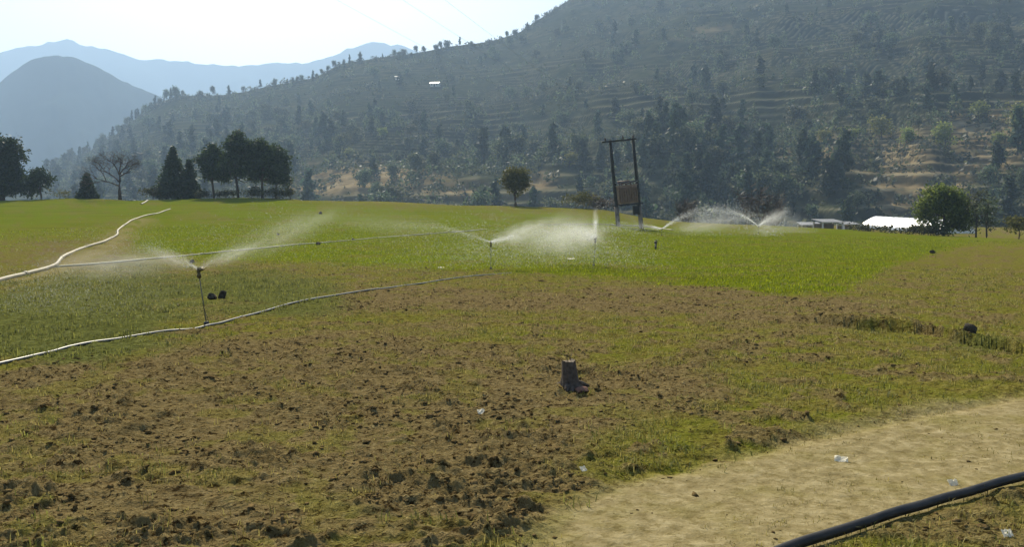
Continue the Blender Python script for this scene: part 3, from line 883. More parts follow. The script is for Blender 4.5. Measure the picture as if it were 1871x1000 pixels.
def bush(px, off, w, h, mat, label, seed, leaf=.13, py=None):
    if py is None: x, y = edge_xy(px, off)
    else: x, y, _ = hit(px, py)
    r = np.random.default_rng(seed)
    bl = [((r.uniform(-.5, .5) * w * .9, r.uniform(-.3, .3) * w, h * r.uniform(.35, .68)), (w * r.uniform(.22, .34), w * .25, h * r.uniform(.22, .34))) for _ in range(5)]
    leafy_tree('bush', label, 'bush', x, y, h, h * .4, .05, bl, leaf, 24, 10, M[mat], M['bark'], seed, shell=.3)
bush(282, -1, 2.6, 1.7, 'bush', 'low olive bush at the foot of the widest conical conifer', 341)
bush(368, -1, 2.0, 1.2, 'bush', 'low dark bush between the slim conifer and the pines', 342)
bush(415, -.5, 3.0, 1.2, 'scrub', 'low grey green bush under the dark rounded pine', 343)
bush(462, -1, 3.0, 1.6, 'bush', 'dark undergrowth bush beneath the tallest pine', 344)
bush(500, -1, 2.6, 1.5, 'bush', 'dark undergrowth bush beneath the outermost pine', 345)
bush(532, -1, 1.6, 1.3, 'olive_leaf', 'small olive bush where the pine clump ends', 346)
bush(1052, 0, 4.0, 2.2, 'olive_leaf', 'dense brownish bush between the olive tree and the transformer poles', 347)
bush(1108, 2, 3.4, 2.2, 'brown_twig', 'dry brown bush right beside the transformer poles', 348)
bush(1862, 0, 2.4, 2.3, 'olive_leaf', 'rounded olive bush standing past the thin trees', 349)
bush(1650, -1, 3.6, 1.0, 'bush', 'low dark weeds on the bank below the white tunnel', 350)
bush(1590, -1, 3.6, .8, 'bush', 'low weeds at the near end of the white tunnel', 351)

bush(1700, -1, 2.6, 1.0, 'bush', 'low dark weeds at the foot of the round fresh green tree', 352)

x, y = edge_xy(942, 0)
leafy_tree('olive_tree', 'lone small tree with a dense olive crown and short trunk', 'tree', x, y, 4.9, 2.2, .17,
           [((0, 0, 3.8), (1.3, 1.2, 1.0)), ((-.7, 0, 3.1), (1.0, 1, .9)), ((.7, 0, 3.0), (1.0, 1, 1.0)), ((.2, 0, 2.1), (.8, .8, .7)), ((-.4, .1, 4.2), (.7, .7, .6))], .17, 46, 18, M['olive_leaf'], M['bark'], 361)
x, y = edge_xy(1724, 2)
leafy_tree('round_green_tree', 'round fresh green tree in front of the white tunnel', 'tree', x, y, 5.2, 2.0, .2,
           [((0, 0, 3.9), (1.7, 1.6, 1.1)), ((-1.5, 0, 3.1), (1.2, 1.2, 1.0)), ((1.4, 0, 3.2), (1.2, 1.2, 1.0)), ((.3, -.5, 2.6), (1.7, 1.3, .9)), ((-.6, 0, 4.4), (1.1, 1, .7)), ((1.8, 0, 2.1), (.8, .8, .8)), ((-1.9, .2, 2.2), (.8, .8, .7)), ((1.6, -.4, 1.2), (.9, .8, .7)), ((-1.3, -.3, 1.2), (.8, .8, .7)), ((.4, -.6, 1.0), (.8, .7, .6))], .16, 44, 18, M['green_leaf'], M['bark'], 362)
for k, (px, h, lab) in enumerate([(1783, 4.6, 'thin upright green tree next to the round fresh green tree'), (1802, 4.2, 'thin sparse tree farther from the round fresh green tree')]):
    x, y = edge_xy(px, 2)
    leafy_tree('thin_tree', lab, 'tree', x, y, h, h * .6, .08, [((0, 0, h * .8), (.7, .7, .8)), ((-.4, 0, h * .6), (.6, .6, .8)), ((.5, 0, h * .5), (.6, .6, .9)), ((.1, 0, h * .3), (.6, .6, .6))], .12, 26, 10, M['far_leaf'], M['bark'], 363 + k)

def bare_bush(px, off, w, h, label, seed):
    x, y = edge_xy(px, off); r = np.random.default_rng(seed)
    root = empty('bare_shrub', (x, y, gh(x, y) - .1)); tag(root, label, 'shrub')
    tb = MB(); tw = MB()
    for k in range(9):
        a = r.uniform(0, 6.28); q = r.uniform(.1, .5) * w
        b = Vector((math.cos(a) * q * .35, math.sin(a) * q * .35, 0)); e = Vector((math.cos(a) * q, math.sin(a) * q, h * r.uniform(.6, 1)))
        tb.tube([b, b.lerp(e, .5) + Vector((0, 0, .2)), e], [.06, .04, .012], 5, False)
        for i in range(34):
            t = r.uniform(.2, 1); p = b.lerp(e, t); d = Vector(unit(1, r)[0]); d.z = abs(d.z) * .8 + .2
            e2 = p + d.normalized() * r.uniform(.4, 1.0)
            tw.tube([p, e2], [.03, .012], 3, False)
            for j in range(3):
                d2 = (d + Vector(unit(1, r)[0]) * .7).normalized(); p2 = p.lerp(e2, r.uniform(.4, 1))
                tw.tube([p2, p2 + d2 * r.uniform(.25, .6)], [.02, .01], 3, False)
    tb.build('stem', M['bark'], root, True); tw.build('crown', M['brown_twig'], root)
bare_bush(1378, 3, 5.5, 5.2, 'tall leafless pinkish brown shrub behind the far sprinkler jets', 371)
bare_bush(1412, 5, 4.5, 4.4, 'leafless brown shrub crowding the taller leafless shrub', 372)
bare_bush(1255, 3, 3.4, 2.8, 'small leafless shrub behind the field by transformer poles', 373)

# ------------------------------------------------------------------ white tunnel and sheds
def tunnel():
    xa, ya = at(1598, 134); xb, yb = at(1752, 118)
    a, b = Vector((xa, ya, -.2)), Vector((xb, yb, -.75))
    d = b - a; L = d.length
    root = empty('polytunnel', a, math.atan2(d.y, d.x)); root.rotation_euler = (0, -math.asin(d.z / L), math.atan2(d.y, d.x))
    tag(root, 'long low white plastic greenhouse tunnel beyond the field', 'greenhouse')
    W, H = 2.8, 1.85
    def arch(t, k=1.0):
        u = 2 * t - 1; w = W * k
        if abs(u) > .86: return (math.copysign(w, u), .55 * k * (1 - abs(u)) / .14)
        v = abs(u) / .86
        return (u / .86 * w, (.55 + (H - .55) * (1 - v ** 1.35)) * k)
    n, m = 14, 30
    fm = MB(); V = []; Fc = []
    for i in range(m + 1):
        sag = 1 - .012 * math.sin(i / 2 * math.pi) ** 2
        for j in range(n + 1):
            yy, zz = arch(j / n, sag); V.append((L * i / m, yy, zz))
    for i in range(m):
        for j in range(n): Fc.append((i * (n + 1) + j, i * (n + 1) + j + 1, (i + 1) * (n + 1) + j + 1, (i + 1) * (n + 1) + j))
    fm.add(V, Fc); fm.build('cover', M['film'], root, True)
    for e in (0.03, L - .03):
        g = MB(); g.add([(e, *arch(j / n, .985)) for j in range(n + 1)], [tuple(range(n + 1))]); g.build('end_sheet', M['film'], root)
    for i in range(9):
        h_ = MB(); h_.tube([(L * (i + .02) / 8.04, *arch(j / n, 1.004)) for j in range(n + 1)], .02, 5); h_.build('hoop', M['whitewash'], root)
tunnel()

def shed(px, depth, w, dp, h, label, rz, roof):
    x, y = at(px, depth); root = empty('shed', (x, y, gh(x, y) - .05), rz); tag(root, label, 'shed')
    for sx in (-1, 1):
        for sy in (-1, 1):
            p = MB(); p.box((sx * w * .44, sy * dp * .42, h / 2), (.16, .16, h)); p.build('post', M['whitewash'], root)
    b = MB(); b.box((0, dp * .36, h * .4), (w * .86, .15, h * .8)); b.build('back_wall', M['wall'], root)
    for k in range(6):
        rot = Matrix.Rotation(.14, 3, 'X')
        q = MB(); q.box((-w * .5 + w * (k + .5) / 6, 0, h + .12 + .008 * (k % 2)), (w / 6 + .03, dp * 1.1, .05), rot); q.build('roof_sheet', M[roof], root)
shed(1512, 104, 3.0, 2.4, 1.25, 'small open shed with a pale sheet roof on white posts', .2, 'roof_grey')
shed(1478, 108, 2.6, 2.2, 1.1, 'low shed with a grey roof nearer the leafless shrubs', -.1, 'roof_grey')
shed(1548, 112, 2.2, 2.2, 1.0, 'lowest dark shed huddled against the white tunnel end', .1, 'roof_grey')

# ------------------------------------------------------------------ transformer on two poles
def transformer():
    x0, y0, z0 = hit(1151, 416)
    sc = y0 / F_PX
    z0 = gh(x0, y0)
    gap = 42 * sc; H = 163 * sc
    root = empty('transformer_pole', (x0, y0, z0 - .1)); root.rotation_euler = (0, -R(6.0), R(4))
    tag(root, 'leaning twin pole structure carrying a brown transformer in the field', 'power pole')
    for sx in (-1, 1):
        p = MB(); p.tube([(sx * gap / 2, 0, -.3), (sx * gap / 2, 0, H * .28), (sx * gap / 2, 0, H * .7), (sx * gap / 2 , 0, H)], [.175, .17, .15, .125], 10)
        po = p.build('pole', M['pole'], root, True)
        s = MB(); s.tube([(sx * gap / 2, 0, -.25), (sx * gap / 2, 0, H * .27)], [.205, .19], 10); s.build('footing_sleeve', M['pole_base'], po, True)
    c = MB(); c.box((-.12 * gap, -.16, H - .12), (gap * 1.5, .12, .14)); c.box((-.05 * gap, .16, H - .12), (gap * 1.3, .1, .12)); c.build('crossarm', M['iron'], root)
    for k, sx in enumerate((-.72, 0.05, .5)):
        i_ = MB(); i_.lathe([(.03, 0), (.04, .08), (.1, .1), (.1, .14), (.05, .16), (.09, .19), (.09, .23), (.045, .26), (.05, .32)], 8, (sx * gap, -.16, H - .06)); i_.build('insulator', M['ceramic'], root, True)
    f = MB(); f.box((0, -.21, H * .52), (gap * 1.1, .07, .16)); f.build('fuse_bar', M['iron'], root)
    for sx in (-.3, 0, .3):
        q = MB(); q.tube([(sx * gap, -.3, H * .52 - .35), (sx * gap, -.26, H * .52 + .05)], .035, 6); q.build('fuse', M['ceramic'], root)
    zb = H * .27
    for sy in (-.38, .38):
        b = MB(); b.box((0, sy, zb), (gap * 1.25, .12, .16)); b.build('platform_beam', M['iron'], root)
    zt = H * .48
    t = MB(); w = gap * .44
    t.box((0, 0, (zb + .1 + zt) / 2), (w * 2, .75, zt - zb - .1)); t.box((0, 0, zt + .03), (w * 2.1, .85, .08)); tk = t.build('tank', M['rust'], root)
    for i in range(9):
        for sy in (-1, 1):
            g = MB(); g.box((-w * .92 + w * 1.84 * i / 8, sy * .5, (zb + zt) / 2 + .05), (.035, .26, (zt - zb) * .8)); g.build('cooling_fin', M['rust'], tk)
    cn = MB(); cn.tube([(-w * .75, .1, zt + .34), (w * .35, .1, zt + .34)], .15, 10); cn.tube([(-w * .3, .1, zt + .05), (-w * .3, .1, zt + .25)], .04, 6); cn.build('oil_conservator', M['rust'], root, True)
    bx_ = MB(); bx_.box((gap * .30, -.42, zb - .55), (.55, .35, .8)); bx_.build('meter_box', M['iron'], root)
    for sx in (-.22, 0, .22):
        b = MB(); b.lathe([(.05, 0), (.09, .04), (.05, .08), (.08, .12), (.045, .16), (.03, .26)], 8, (sx * gap, 0, zt + .07)); b.build('bushing', M['ceramic'], root, True)
        j = MB(); e = Vector((sx * gap * 1.35, -.26, H * .52 - .3)); a = Vector((sx * gap, 0, zt + .33))
        j.tube([a, a.lerp(e, .5) + Vector((0, -.1, -.12)), e], .018, 5, False); j.build('jumper_wire', M['jumper'], root)
    wv = MB(); wv.tube([(gap * (-.5 + .1 * i), -.3, zt + .22 + .13 * abs(math.cos(i * .9))) for i in range(11)], .02, 5); wv.build('low_voltage_cable', M['jumper'], root)
    bpy.context.view_layer.update()
    return [root.matrix_world @ Vector((sx * gap, -.16, H + .27)) for sx in (-.72, .05, .5)]
tops = transformer()
for k, p in enumerate(tops):
    # each wire runs from the pole over the field to the next pole behind the photographer
    d = ray((650, 765, 838)[k], 8); q = Vector((d[0] * 36, 36, EYE + d[2] * 36))
    dirv = (q - p); pts = []
    end = p + dirv * 1.75
    for i in range(25):
        t = i / 24; v = p.lerp(end, t); v.z -= 2.2 * 4 * t * (1 - t) * .25 - 2.2 * .98 * t * .25; pts.append(v)
    mb = MB(); mb.tube(pts, .005, 5)
    tag(mb.build('power_line', M['wire']), 'thin overhead wire running from the transformer crossarm across the sky', 'wire', 'overhead wires from the transformer poles')

# ------------------------------------------------------------------ pipes
def spline(P, n):
    P = [Vector(p) for p in P]; out = []
    Q = [P[0] * 2 - P[1]] + P + [P[-1] * 2 - P[-2]]
    for i in range(1, len(Q) - 2):
        for k in range(n):
            t = k / n; a, b, c, d = Q[i - 1:i + 3]
            out.append(.5 * ((2 * b) + (c - a) * t + (2 * a - 5 * b + 4 * c - d) * t * t + (3 * b - a - 3 * c + d) * t ** 3))
    out.append(P[-1]); return out

def pipeline(name, label, pxs, rad, mat, cat='pipe', lift=0.0, sec=6.0, wob=.0, seed=1, n=10):
    r = np.random.default_rng(seed)
    P = spline([hit(*p) for p in pxs], 14)
    xs = np.array([p.x for p in P]); ys = np.array([p.y for p in P])
    zs = ground_height(xs, ys)[0]
    zs = np.convolve(np.pad(zs, 6, 'edge'), np.hanning(15)[1:-1] / np.hanning(15).sum(), 'valid') if len(zs) > 12 else zs
    P = [Vector((p.x + r.normal() * wob, p.y + r.normal() * wob, z + rad * (.85 if lift else .45) + lift + rad * .6 * (float(vnoise(p.x * .3, p.y * .3, seed)) - .55))) for p, z in zip(P, zs)]
    root = empty(name, P[0]); tag(root, label, cat)
    cur = [P[0]]; L = 0; secs = []
    for a, b in zip(P[:-1], P[1:]):
        cur.append(b); L += (b - a).length
        if L >= sec: secs.append(cur); cur = [b]; L = 0
    if len(cur) > 1: secs.append(cur)
    o = P[0]
    for k, s_ in enumerate(secs):
        mb = MB(); mb.tube([p - o for p in s_], rad, n); mb.build('pipe_section', M[mat], root, True)
        if k < len(secs) - 1:
            e = s_[-1] - o; t = (s_[-1] - s_[-2]).normalized() * rad * 2.2
            c = MB(); c.tube([e - t, e - t * .3, e + t * .3, e + t], [rad * 1.15, rad * 1.35, rad * 1.35, rad * 1.15], n); c.build('coupler', M[mat], root, True)
    return P
pipeline('irrigation_pipe', 'weathered grey pipe across the grass linking the two nearest sprinklers', [(-140, 700), (-40, 676), (60, 652), (130, 636), (215, 622), (300, 608), (360, 601), (420, 588), (520, 560), (600, 545), (680, 532), (760, 520), (850, 507), (935, 499)], .022, 'pipe_grey', sec=6, seed=2)
pipeline('lay_flat_hose', 'pale hose snaking up the left wheat field to its far edge'.replace('left ', ''), [(-150, 556), (-60, 532), (0, 514), (50, 502), (98, 488), (115, 472), (150, 455), (195, 441), (214, 430), (217, 420), (238, 405), (262, 396), (290, 390), (312, 382)], .072, 'pipe_pale', 'hose', sec=9, seed=3)
pipeline('lay_flat_hose', 'short pale hose end lying at the far edge of the wheat', [(258, 374), (264, 371), (270, 367)], .10, 'pipe_pale', 'hose', sec=30, seed=4)
pipeline('irrigation_pipe', 'long pale pipe lying across the middle of the wheat field', [(100, 489), (200, 482), (280, 474), (400, 462), (490, 453), (580, 445), (670, 437), (760, 430), (890, 419)], .045, 'pipe_dull', sec=8, seed=5)
pipeline('irrigation_pipe', 'far pale pipe running past the foot of the transformer poles', [(985, 411), (1050, 411), (1125, 412), (1180, 415), (1230, 421)], .06, 'pipe_pale', sec=12, seed=6)
pipeline('black_pipe', 'thick glossy black pipe along the edge of the dirt track', [(1180, 1128), (1330, 1066), (1440, 1019), (1550, 980), (1650, 948), (1740, 921), (1871, 882), (2020, 838), (2200, 788)], .031, 'poly_black', lift=.02, sec=12, seed=7, n=16)

# ------------------------------------------------------------------ sprinklers and their spray
def sprinkler(top_px, base_px, label, jets, depth=None, detail=True):
    bx, by, bz = hit(*base_px); bz = gh(bx, by)
    d = ray(*top_px); T = Vector((d[0] * by, by, EYE + d[2] * by)); B = Vector((bx, by, bz - .03))
    ax = (T - B); h = ax.length
    root = empty('sprinkler', B); root.rotation_euler = ax.to_track_quat('Z', 'Y').to_euler()
    tag(root, label, 'sprinkler')
    k = MB(); k.tube([(0, 0, -.05), (0, 0, h * .9)], .009, 8); k.build('riser', M['steel'], root, True)
    c = MB(); c.lathe([(.03, -.02), (.045, 0), (.045, .07), (.03, .09)], 10); c.build('base_coupling', M['poly_black'], root, True)
    for s in (-1, 1):
        l_ = MB(); l_.tube([(0, 0, h * .30), (s * .07, .04, -.04)], .0035, 5); l_.build('stay', M['steel'], root)
    b = MB(); b.lathe([(.02, h * .84), (.036, h * .86), (.036, h * .90), (.022, h * .92), (.03, h * .95), (.03, h * .985), (.018, h)], 10); bo = b.build('body', M['brass'], root, True)
    for (az, el) in [(j[0], j[1]) for j in jets][:2]:
        v = Vector((math.sin(az), math.cos(az), math.tan(el))).normalized()
        n_ = MB(); n_.tube([Vector((0, 0, h * .96)), Vector((0, 0, h * .96)) + v * .09, Vector((0, 0, h * .96)) + v * .13], [.018, .014, .009], 8); n_.build('nozzle', M['brass'], bo, True)
    a = MB(); a.box((0, .02, h + .012), (.17, .016, .02)); a.tube([(0, 0, h * .93), (0, 0, h + .03)], .01, 6); a.build('swing_arm', M['brass'], root)
    return T

def spray(T, jets, label, n, size, seed, pw=1.5):
    r = np.random.default_rng(seed); C = []; S = []
    for (az, el, rng_, w, spread, curtain) in jets:
        k = int(n * w); t = r.random(k) ** pw
        puff = .55 + .9 * vnoise(t * 9, t * 0 + seed, seed)
        H = np.array([math.sin(az), math.cos(az)])
        tn = math.tan(el)
        dd = t * rng_
        # ballistic arc landing about a metre below the nozzle
        zz = dd * tn - (rng_ * tn + .75) * (dd / rng_) ** 2
        P = np.empty((k, 3)); P[:, :2] = np.array([T.x, T.y]) + dd[:, None] * H; P[:, 2] = T.z + zz
        P += r.normal(size=(k, 3)) * (puff * spread * (t * rng_ * .05 + .006))[:, None]
        fall = r.random(k) < curtain * np.clip(t * 2.5, .1, 1)
        P[:, 2] -= fall * r.random(k) * (zz + .9).clip(.1) * .95
        P[:, :2] += (fall * r.normal(size=k) * .35 * spread * np.sqrt(t))[:, None] * np.array([-H[1], H[0]])
        C.append(P); S.append(size * (.6 + .9 * r.random(k)) * (.55 + .5 * t))
    C = np.concatenate(C); S = np.concatenate(S)
    g = ground_height(C[:, 0], C[:, 1])[0]; ok = C[:, 2] > g + .03; C = C[ok]; S = S[ok]
    base = np.array([[1, 1, 1], [1, -1, -1], [-1, 1, -1], [-1, -1, 1]]) * .7
    V = (C[:, None, :] + base[None] * S[:, None, None]).reshape(-1, 3)
    Fq = (np.arange(len(C)) * 4)[:, None, None] + np.array([[0, 1, 2], [0, 3, 1], [0, 2, 3], [1, 3, 2]])[None]
    o = Vector((T.x, T.y, T.z))
    me = mesh_np('water_spray', V - np.array([T.x, T.y, T.z]), Fq.reshape(-1, 3)); me.materials.append(M['drop'])
    ob = link('water_spray', me); ob.location = o
    tag(ob, label, 'spray', kind='stuff')
    return ob

D = math.radians
# azimuth, elevation, range, share, spread, curtain
J1 = [(D(-66), D(24), 4.8, .5, 1.7, .8), (D(12), D(14), 16.0, .5, 1.3, .5)]
T1 = sprinkler((362, 492), (378, 596), 'nearest sprinkler on a thin leaning riser beside the grey pipe', J1)
W1 = spray(T1, J1, 'fine water spray thrown by the nearest sprinkler', 22000, .0066, 401, 1.15)
J2 = [(D(-86), D(20), 12.5, .26, .9, .45), (D(66), D(15), 6.0, .74, 2.4, .7)]
T2 = sprinkler((897, 443), (897, 493), 'upright sprinkler at the end of the grey pipe on the wheat edge', J2)
W2 = spray(T2, J2, 'water arcs thrown both ways by the sprinkler at the wheat edge', 18000, .0135, 402)
J3 = [(D(186), D(64), 1.5, .04, 1.2, .1), (D(-60), D(12), 6.5, .5, 4.2, .9), (D(-105), D(26), 6.0, .40, 4.0, .9)]
T3 = sprinkler((1088, 436), (1085, 486), 'sprinkler hidden in thick bright mist inside the wheat field', J3)
W3 = spray(T3, J3, 'dense bright water mist around the sprinkler inside the wheat', 20000, .0135, 403)
J4 = [(D(75), D(34), 9.8, .65, 1.2, .45), (D(-80), D(14), 7.0, .4, 1.6, .6)]
T4 = sprinkler((1209, 419), (1209, 431), 'distant sprinkler just past the transformer poles', J4)
W4 = spray(T4, J4, 'distant water arc past the transformer poles', 12000, .028, 404, 1.3)
J5 = [(D(-80), D(42), 6.4, .45, 1.2, .45), (D(60), D(34), 5.5, .55, 2.6, .6)]
T5 = sprinkler((1386, 414), (1386, 427), 'distant sprinkler in front of the leafless shrubs', J5)
W5 = spray(T5, J5, 'distant V shaped water spray in front of the leafless shrubs', 12000, .028, 405, 1.4)

ICO_T = (1 + 5 ** .5) / 2
ICO_V = np.array([(-1, ICO_T, 0), (1, ICO_T, 0), (-1, -ICO_T, 0), (1, -ICO_T, 0), (0, -1, ICO_T), (0, 1, ICO_T), (0, -1, -ICO_T), (0, 1, -ICO_T), (ICO_T, 0, -1), (ICO_T, 0, 1), (-ICO_T, 0, -1), (-ICO_T, 0, 1)], float)
ICO_V /= np.linalg.norm(ICO_V[0])
ICO_F = np.array([(0, 11, 5), (0, 5, 1), (0, 1, 7), (0, 7, 10), (0, 10, 11), (1, 5, 9), (5, 11, 4), (11, 10, 2), (10, 7, 6), (7, 1, 8), (3, 9, 4), (3, 4, 2), (3, 2, 6), (3, 6, 8), (3, 8, 9), (4, 9, 5), (2, 4, 11), (6, 2, 10), (8, 6, 7), (9, 8, 1)])
def subdiv(V, F):
    V = [tuple(v) for v in V]; d = {}; out = []
    def mid(a, b):
        k = (min(a, b), max(a, b))
        if k not in d:
            m = (np.array(V[a]) + np.array(V[b])) / 2; V.append(tuple(m / np.linalg.norm(m))); d[k] = len(V) - 1
        return d[k]
    for a, b, c in F:
        x, y, z = mid(a, b), mid(b, c), mid(c, a); out += [(a, x, z), (b, y, x), (c, z, y), (x, y, z)]
    return np.array(V), np.array(out)
ICO2 = subdiv(ICO_V, ICO_F); ICO3 = subdiv(*ICO2)

def mist_mat():
    m, nt, out = new_mat('drifting_mist'); N = NT(nt)
    tc = N.n('ShaderNodeTexCoord'); ln = N.n('ShaderNodeVectorMath', operation='LENGTH'); N.l(tc.outputs['Object'], ln.inputs[0])
    fall = N.math('POWER', N.math('MAXIMUM', N.math('SUBTRACT', 1.0, ln.outputs['Value']), 0.0), 1.4)
    nz = N.n('ShaderNodeMapRange'); N.l(N.noise(2.6, 3, .6, tc.outputs['Object']), nz.inputs[0])
    nz.inputs[1].default_value = .34; nz.inputs[2].default_value = .7; nz.inputs[3].default_value = .15; nz.inputs[4].default_value = 1.6
    oi = N.n('ShaderNodeObjectInfo')
    v = N.n('ShaderNodeVolumePrincipled'); v.inputs['Color'].default_value = (.97, .98, .97, 1); v.inputs['Anisotropy'].default_value = .45
    # the object's own alpha holds its peak density
    N.l(N.math('MULTIPLY', N.math('MULTIPLY', fall, nz.outputs[0]), N.math('MULTIPLY', oi.outputs['Alpha'], 10.0)), v.inputs['Density'])
    N.l(v.outputs[0], out.inputs['Volume'])
    return m

M['mist'] = mist_mat()
def mist(parent, a, b, width, height, dens):
    """soft drifting droplets between two points near the jet"""
    a, b = Vector(a), Vector(b); d = b - a
    me = mesh_np('mist', ICO3[0], ICO3[1], True); me.materials.append(M['mist'])
    o = link('mist', me, parent)
    o.location = (a + b) / 2 - parent.location
    o.rotation_euler = d.to_track_quat('X', 'Z').to_euler(); o.scale = (d.length / 2, width, height)
    o.color = (1, 1, 1, dens / 10.0); o['kind'] = 'stuff'
def pt(px, py, depth):
    d = ray(px, py); return Vector((d[0] * depth, depth, EYE + d[2] * depth))
d1, d2, d3, d4, d5 = T1.y, T2.y, T3.y, T4.y, T5.y
mist(W1, pt(70, 486, d1 + 1.2), pt(372, 478, d1), .9, .34, .22)
mist(W1, pt(345, 498, d1 - .3), pt(640, 378, d1 + 9), .5, .42, .15)
mist(W1, pt(352, 494, d1), pt(490, 440, d1 + 2.5), .24, .16, .8)
mist(W1, pt(375, 496, d1), pt(255, 450, d1 + .6), .24, .16, .8)
mist(W2, pt(890, 447, d2), pt(1010, 405, d2 + 1), .35, .42, 1.5)
mist(W2, pt(900, 440, d2), pt(1110, 425, d2 + 2), 1.0, .75, .28)
mist(W2, pt(540, 398, d2 + .5), pt(905, 428, d2), .45, .40, .22)
mist(W3, pt(960, 425, d3 + 1), pt(1130, 432, d3), 1.2, 1.0, .48)
mist(W3, pt(1040, 432, d3 + .2), pt(1108, 432, d3), .4, .42, 1.6)
mist(W3, pt(1088, 446, d3), pt(1088, 372, d3 - .3), .15, .15, 3.5)
mist(W4, pt(1205, 424, d4), pt(1400, 392, d4 + 1), 1.5, .8, .22)
mist(W5, pt(1376, 420, d5), pt(1450, 378, d5 + .6), .8, .75, .6)

# ------------------------------------------------------------------ stump, stones, scraps
def stump():
    x, y, _ = hit(1042, 716); z = gh(x, y)
    r = np.random.default_rng(51)
    root = empty('tree_stump', (x, y, z - .03)); tag(root, 'short dark tree stump standing in the ploughed soil', 'stump')
    root.rotation_euler = (0, -R(4), 0)
    n = 28; rows = [(0.0, .135), (.03, .115), (.07, .095), (.14, .086), (.21, .08), (.27, .075), (.31, .072)]
    V = []; Fc = []
    for i, (zz, rad) in enumerate(rows):
        for j in range(n):
            w = 2 * math.pi * j / n
            k = 1 + .06 * math.sin(3 * w + .4) + .05 * math.sin(7 * w + zz * 4) + .035 * r.normal() + (.25 * max(0, math.sin(4 * w + 1)) if i == 0 else 0)
            V.append((rad * k * math.cos(w), rad * k * math.sin(w), zz + (.012 * math.sin(2 * w) + .006 * r.normal() if i == len(rows) - 1 else 0)))
    for i in range(len(rows) - 1):
        for j in range(n): Fc.append((i * n + j, i * n + (j + 1) % n, (i + 1) * n + (j + 1) % n, (i + 1) * n + j))
    b = MB(); b.add(V, Fc); b.build('bark', M['wood'], root, True)
    c = MB(); top = V[-n:]; cen = (0, 0, .312)
    c.add([cen] + [(p[0] * .97, p[1] * .97, p[2] - .001) for p in top], [(0, j + 1, (j + 1) % n + 1) for j in range(n)]); c.build('cut_face', M['cutwood'], root)
    for k, (a, L) in enumerate([(.4, .16), (2.6, .14), (4.4, .13)]):
        q = MB(); q.tube([(.07 * math.cos(a), .07 * math.sin(a), .06), ((.07 + L * .5) * math.cos(a), (.07 + L * .5) * math.sin(a), .035), ((.07 + L) * math.cos(a), (.07 + L) * math.sin(a), .0)], [.04, .03, .012], 7); q.build('root_flare', M['wood'], root, True)
    for k in range(3):
        q = MB(); a = k * 2.1; q.tube([(.02 * math.cos(a), .02 * math.sin(a), .3), (.03 * math.cos(a), .03 * math.sin(a), .35), (.06 * math.cos(a + .5), .05, .40 - .03 * k)], [.004, .003, .001], 4); q.build('shoot', M['grey_bark'], root)
stump()

def rock(name, label, cat, px, py, size, mat, seed, lift=.25, group=None):
    x, y, _ = hit(px, py); z = gh(x, y); r = np.random.default_rng(seed)
    V, Fc = ICO3; o = r.uniform(0, 50, 3)
    k = 1 + .55 * (fbm(V[:, 0] * 1.3 + o[0], V[:, 1] * 1.3 + V[:, 2] * .9 + o[1], seed, 3) - .5) + .18 * (fbm(V[:, 0] * 5 + o[2], V[:, 1] * 5 + V[:, 2] * 4, seed + 3, 2) - .5)
    W = V * (k * 1.15)[:, None]
    for nn, dd in zip(unit(11, r), r.uniform(.52, .9, 11)):
        q = W @ nn - dd; W = W - np.where(q > 0, q, 0)[:, None] * nn
    W = W * np.array(size) / 2
    me = mesh_np(name, W, Fc); me.materials.append(M[mat])
    ob = link(name, me); ob.location = (x, y, z + size[2] * lift); ob.rotation_euler = (0, 0, r.uniform(0, 6))
    tag(ob, label, cat, group)
rock('dark_stone', 'dark squat stone of the pair beside the nearest sprinkler', 'stone', 389, 549, (.23, .2, .2), 'stone', 61)
rock('dark_stone', 'taller dark stone of the pair beside the nearest sprinkler', 'stone', 408, 546, (.2, .2, .27), 'stone', 62)
rock('dark_stone', 'dark rounded stone among weeds along the ditch', 'stone', 1768, 622, (.26, .22, .28), 'stone', 63)
rock('earth_lump', 'reddish lump of earth at the foot of the stump', 'lump', 1060, 722, (.22, .16, .08), 'red_soil', 64)
for k, (px, py, s, lab) in enumerate([(582, 448, .34, 'dark lump touching the long pale pipe in the wheat'), (585, 391, .5, 'dark lump in the wheat far beyond the long pale pipe'), (508, 430, .25, 'small dark lump in the wheat just behind the long pale pipe'),
                                     (352, 481, .22, 'small dark lump behind the nearest sprinkler'), (1703, 464, .3, 'dark lump on the corner edge of the wheat field'), (645, 438, .2, 'tiny dark lump against the long pale pipe')]):
    rock('dark_lump', lab, 'lump', px, py, (s, s * .8, s * .8), 'stone', 70 + k)
def stub():
    x, y, _ = hit(1198, 456); root = empty('pipe_stub', (x, y, gh(x, y) - .03)); tag(root, 'short dark valve post standing in the wheat near the poles', 'valve')
    b = MB(); b.tube([(0, 0, -.05), (0, 0, .36)], .055, 8); b.build('post', M['poly_black'], root, True)
    c = MB(); c.lathe([(.07, .34), (.09, .37), (.09, .43), (.05, .46)], 10); c.build('cap', M['poly_black'], root, True)
    h = MB(); h.box((.05, 0, .5), (.16, .03, .03)); h.tube([(0, 0, .44), (0, 0, .52)], .012, 6); h.build('handle', M['steel'], root)
stub()

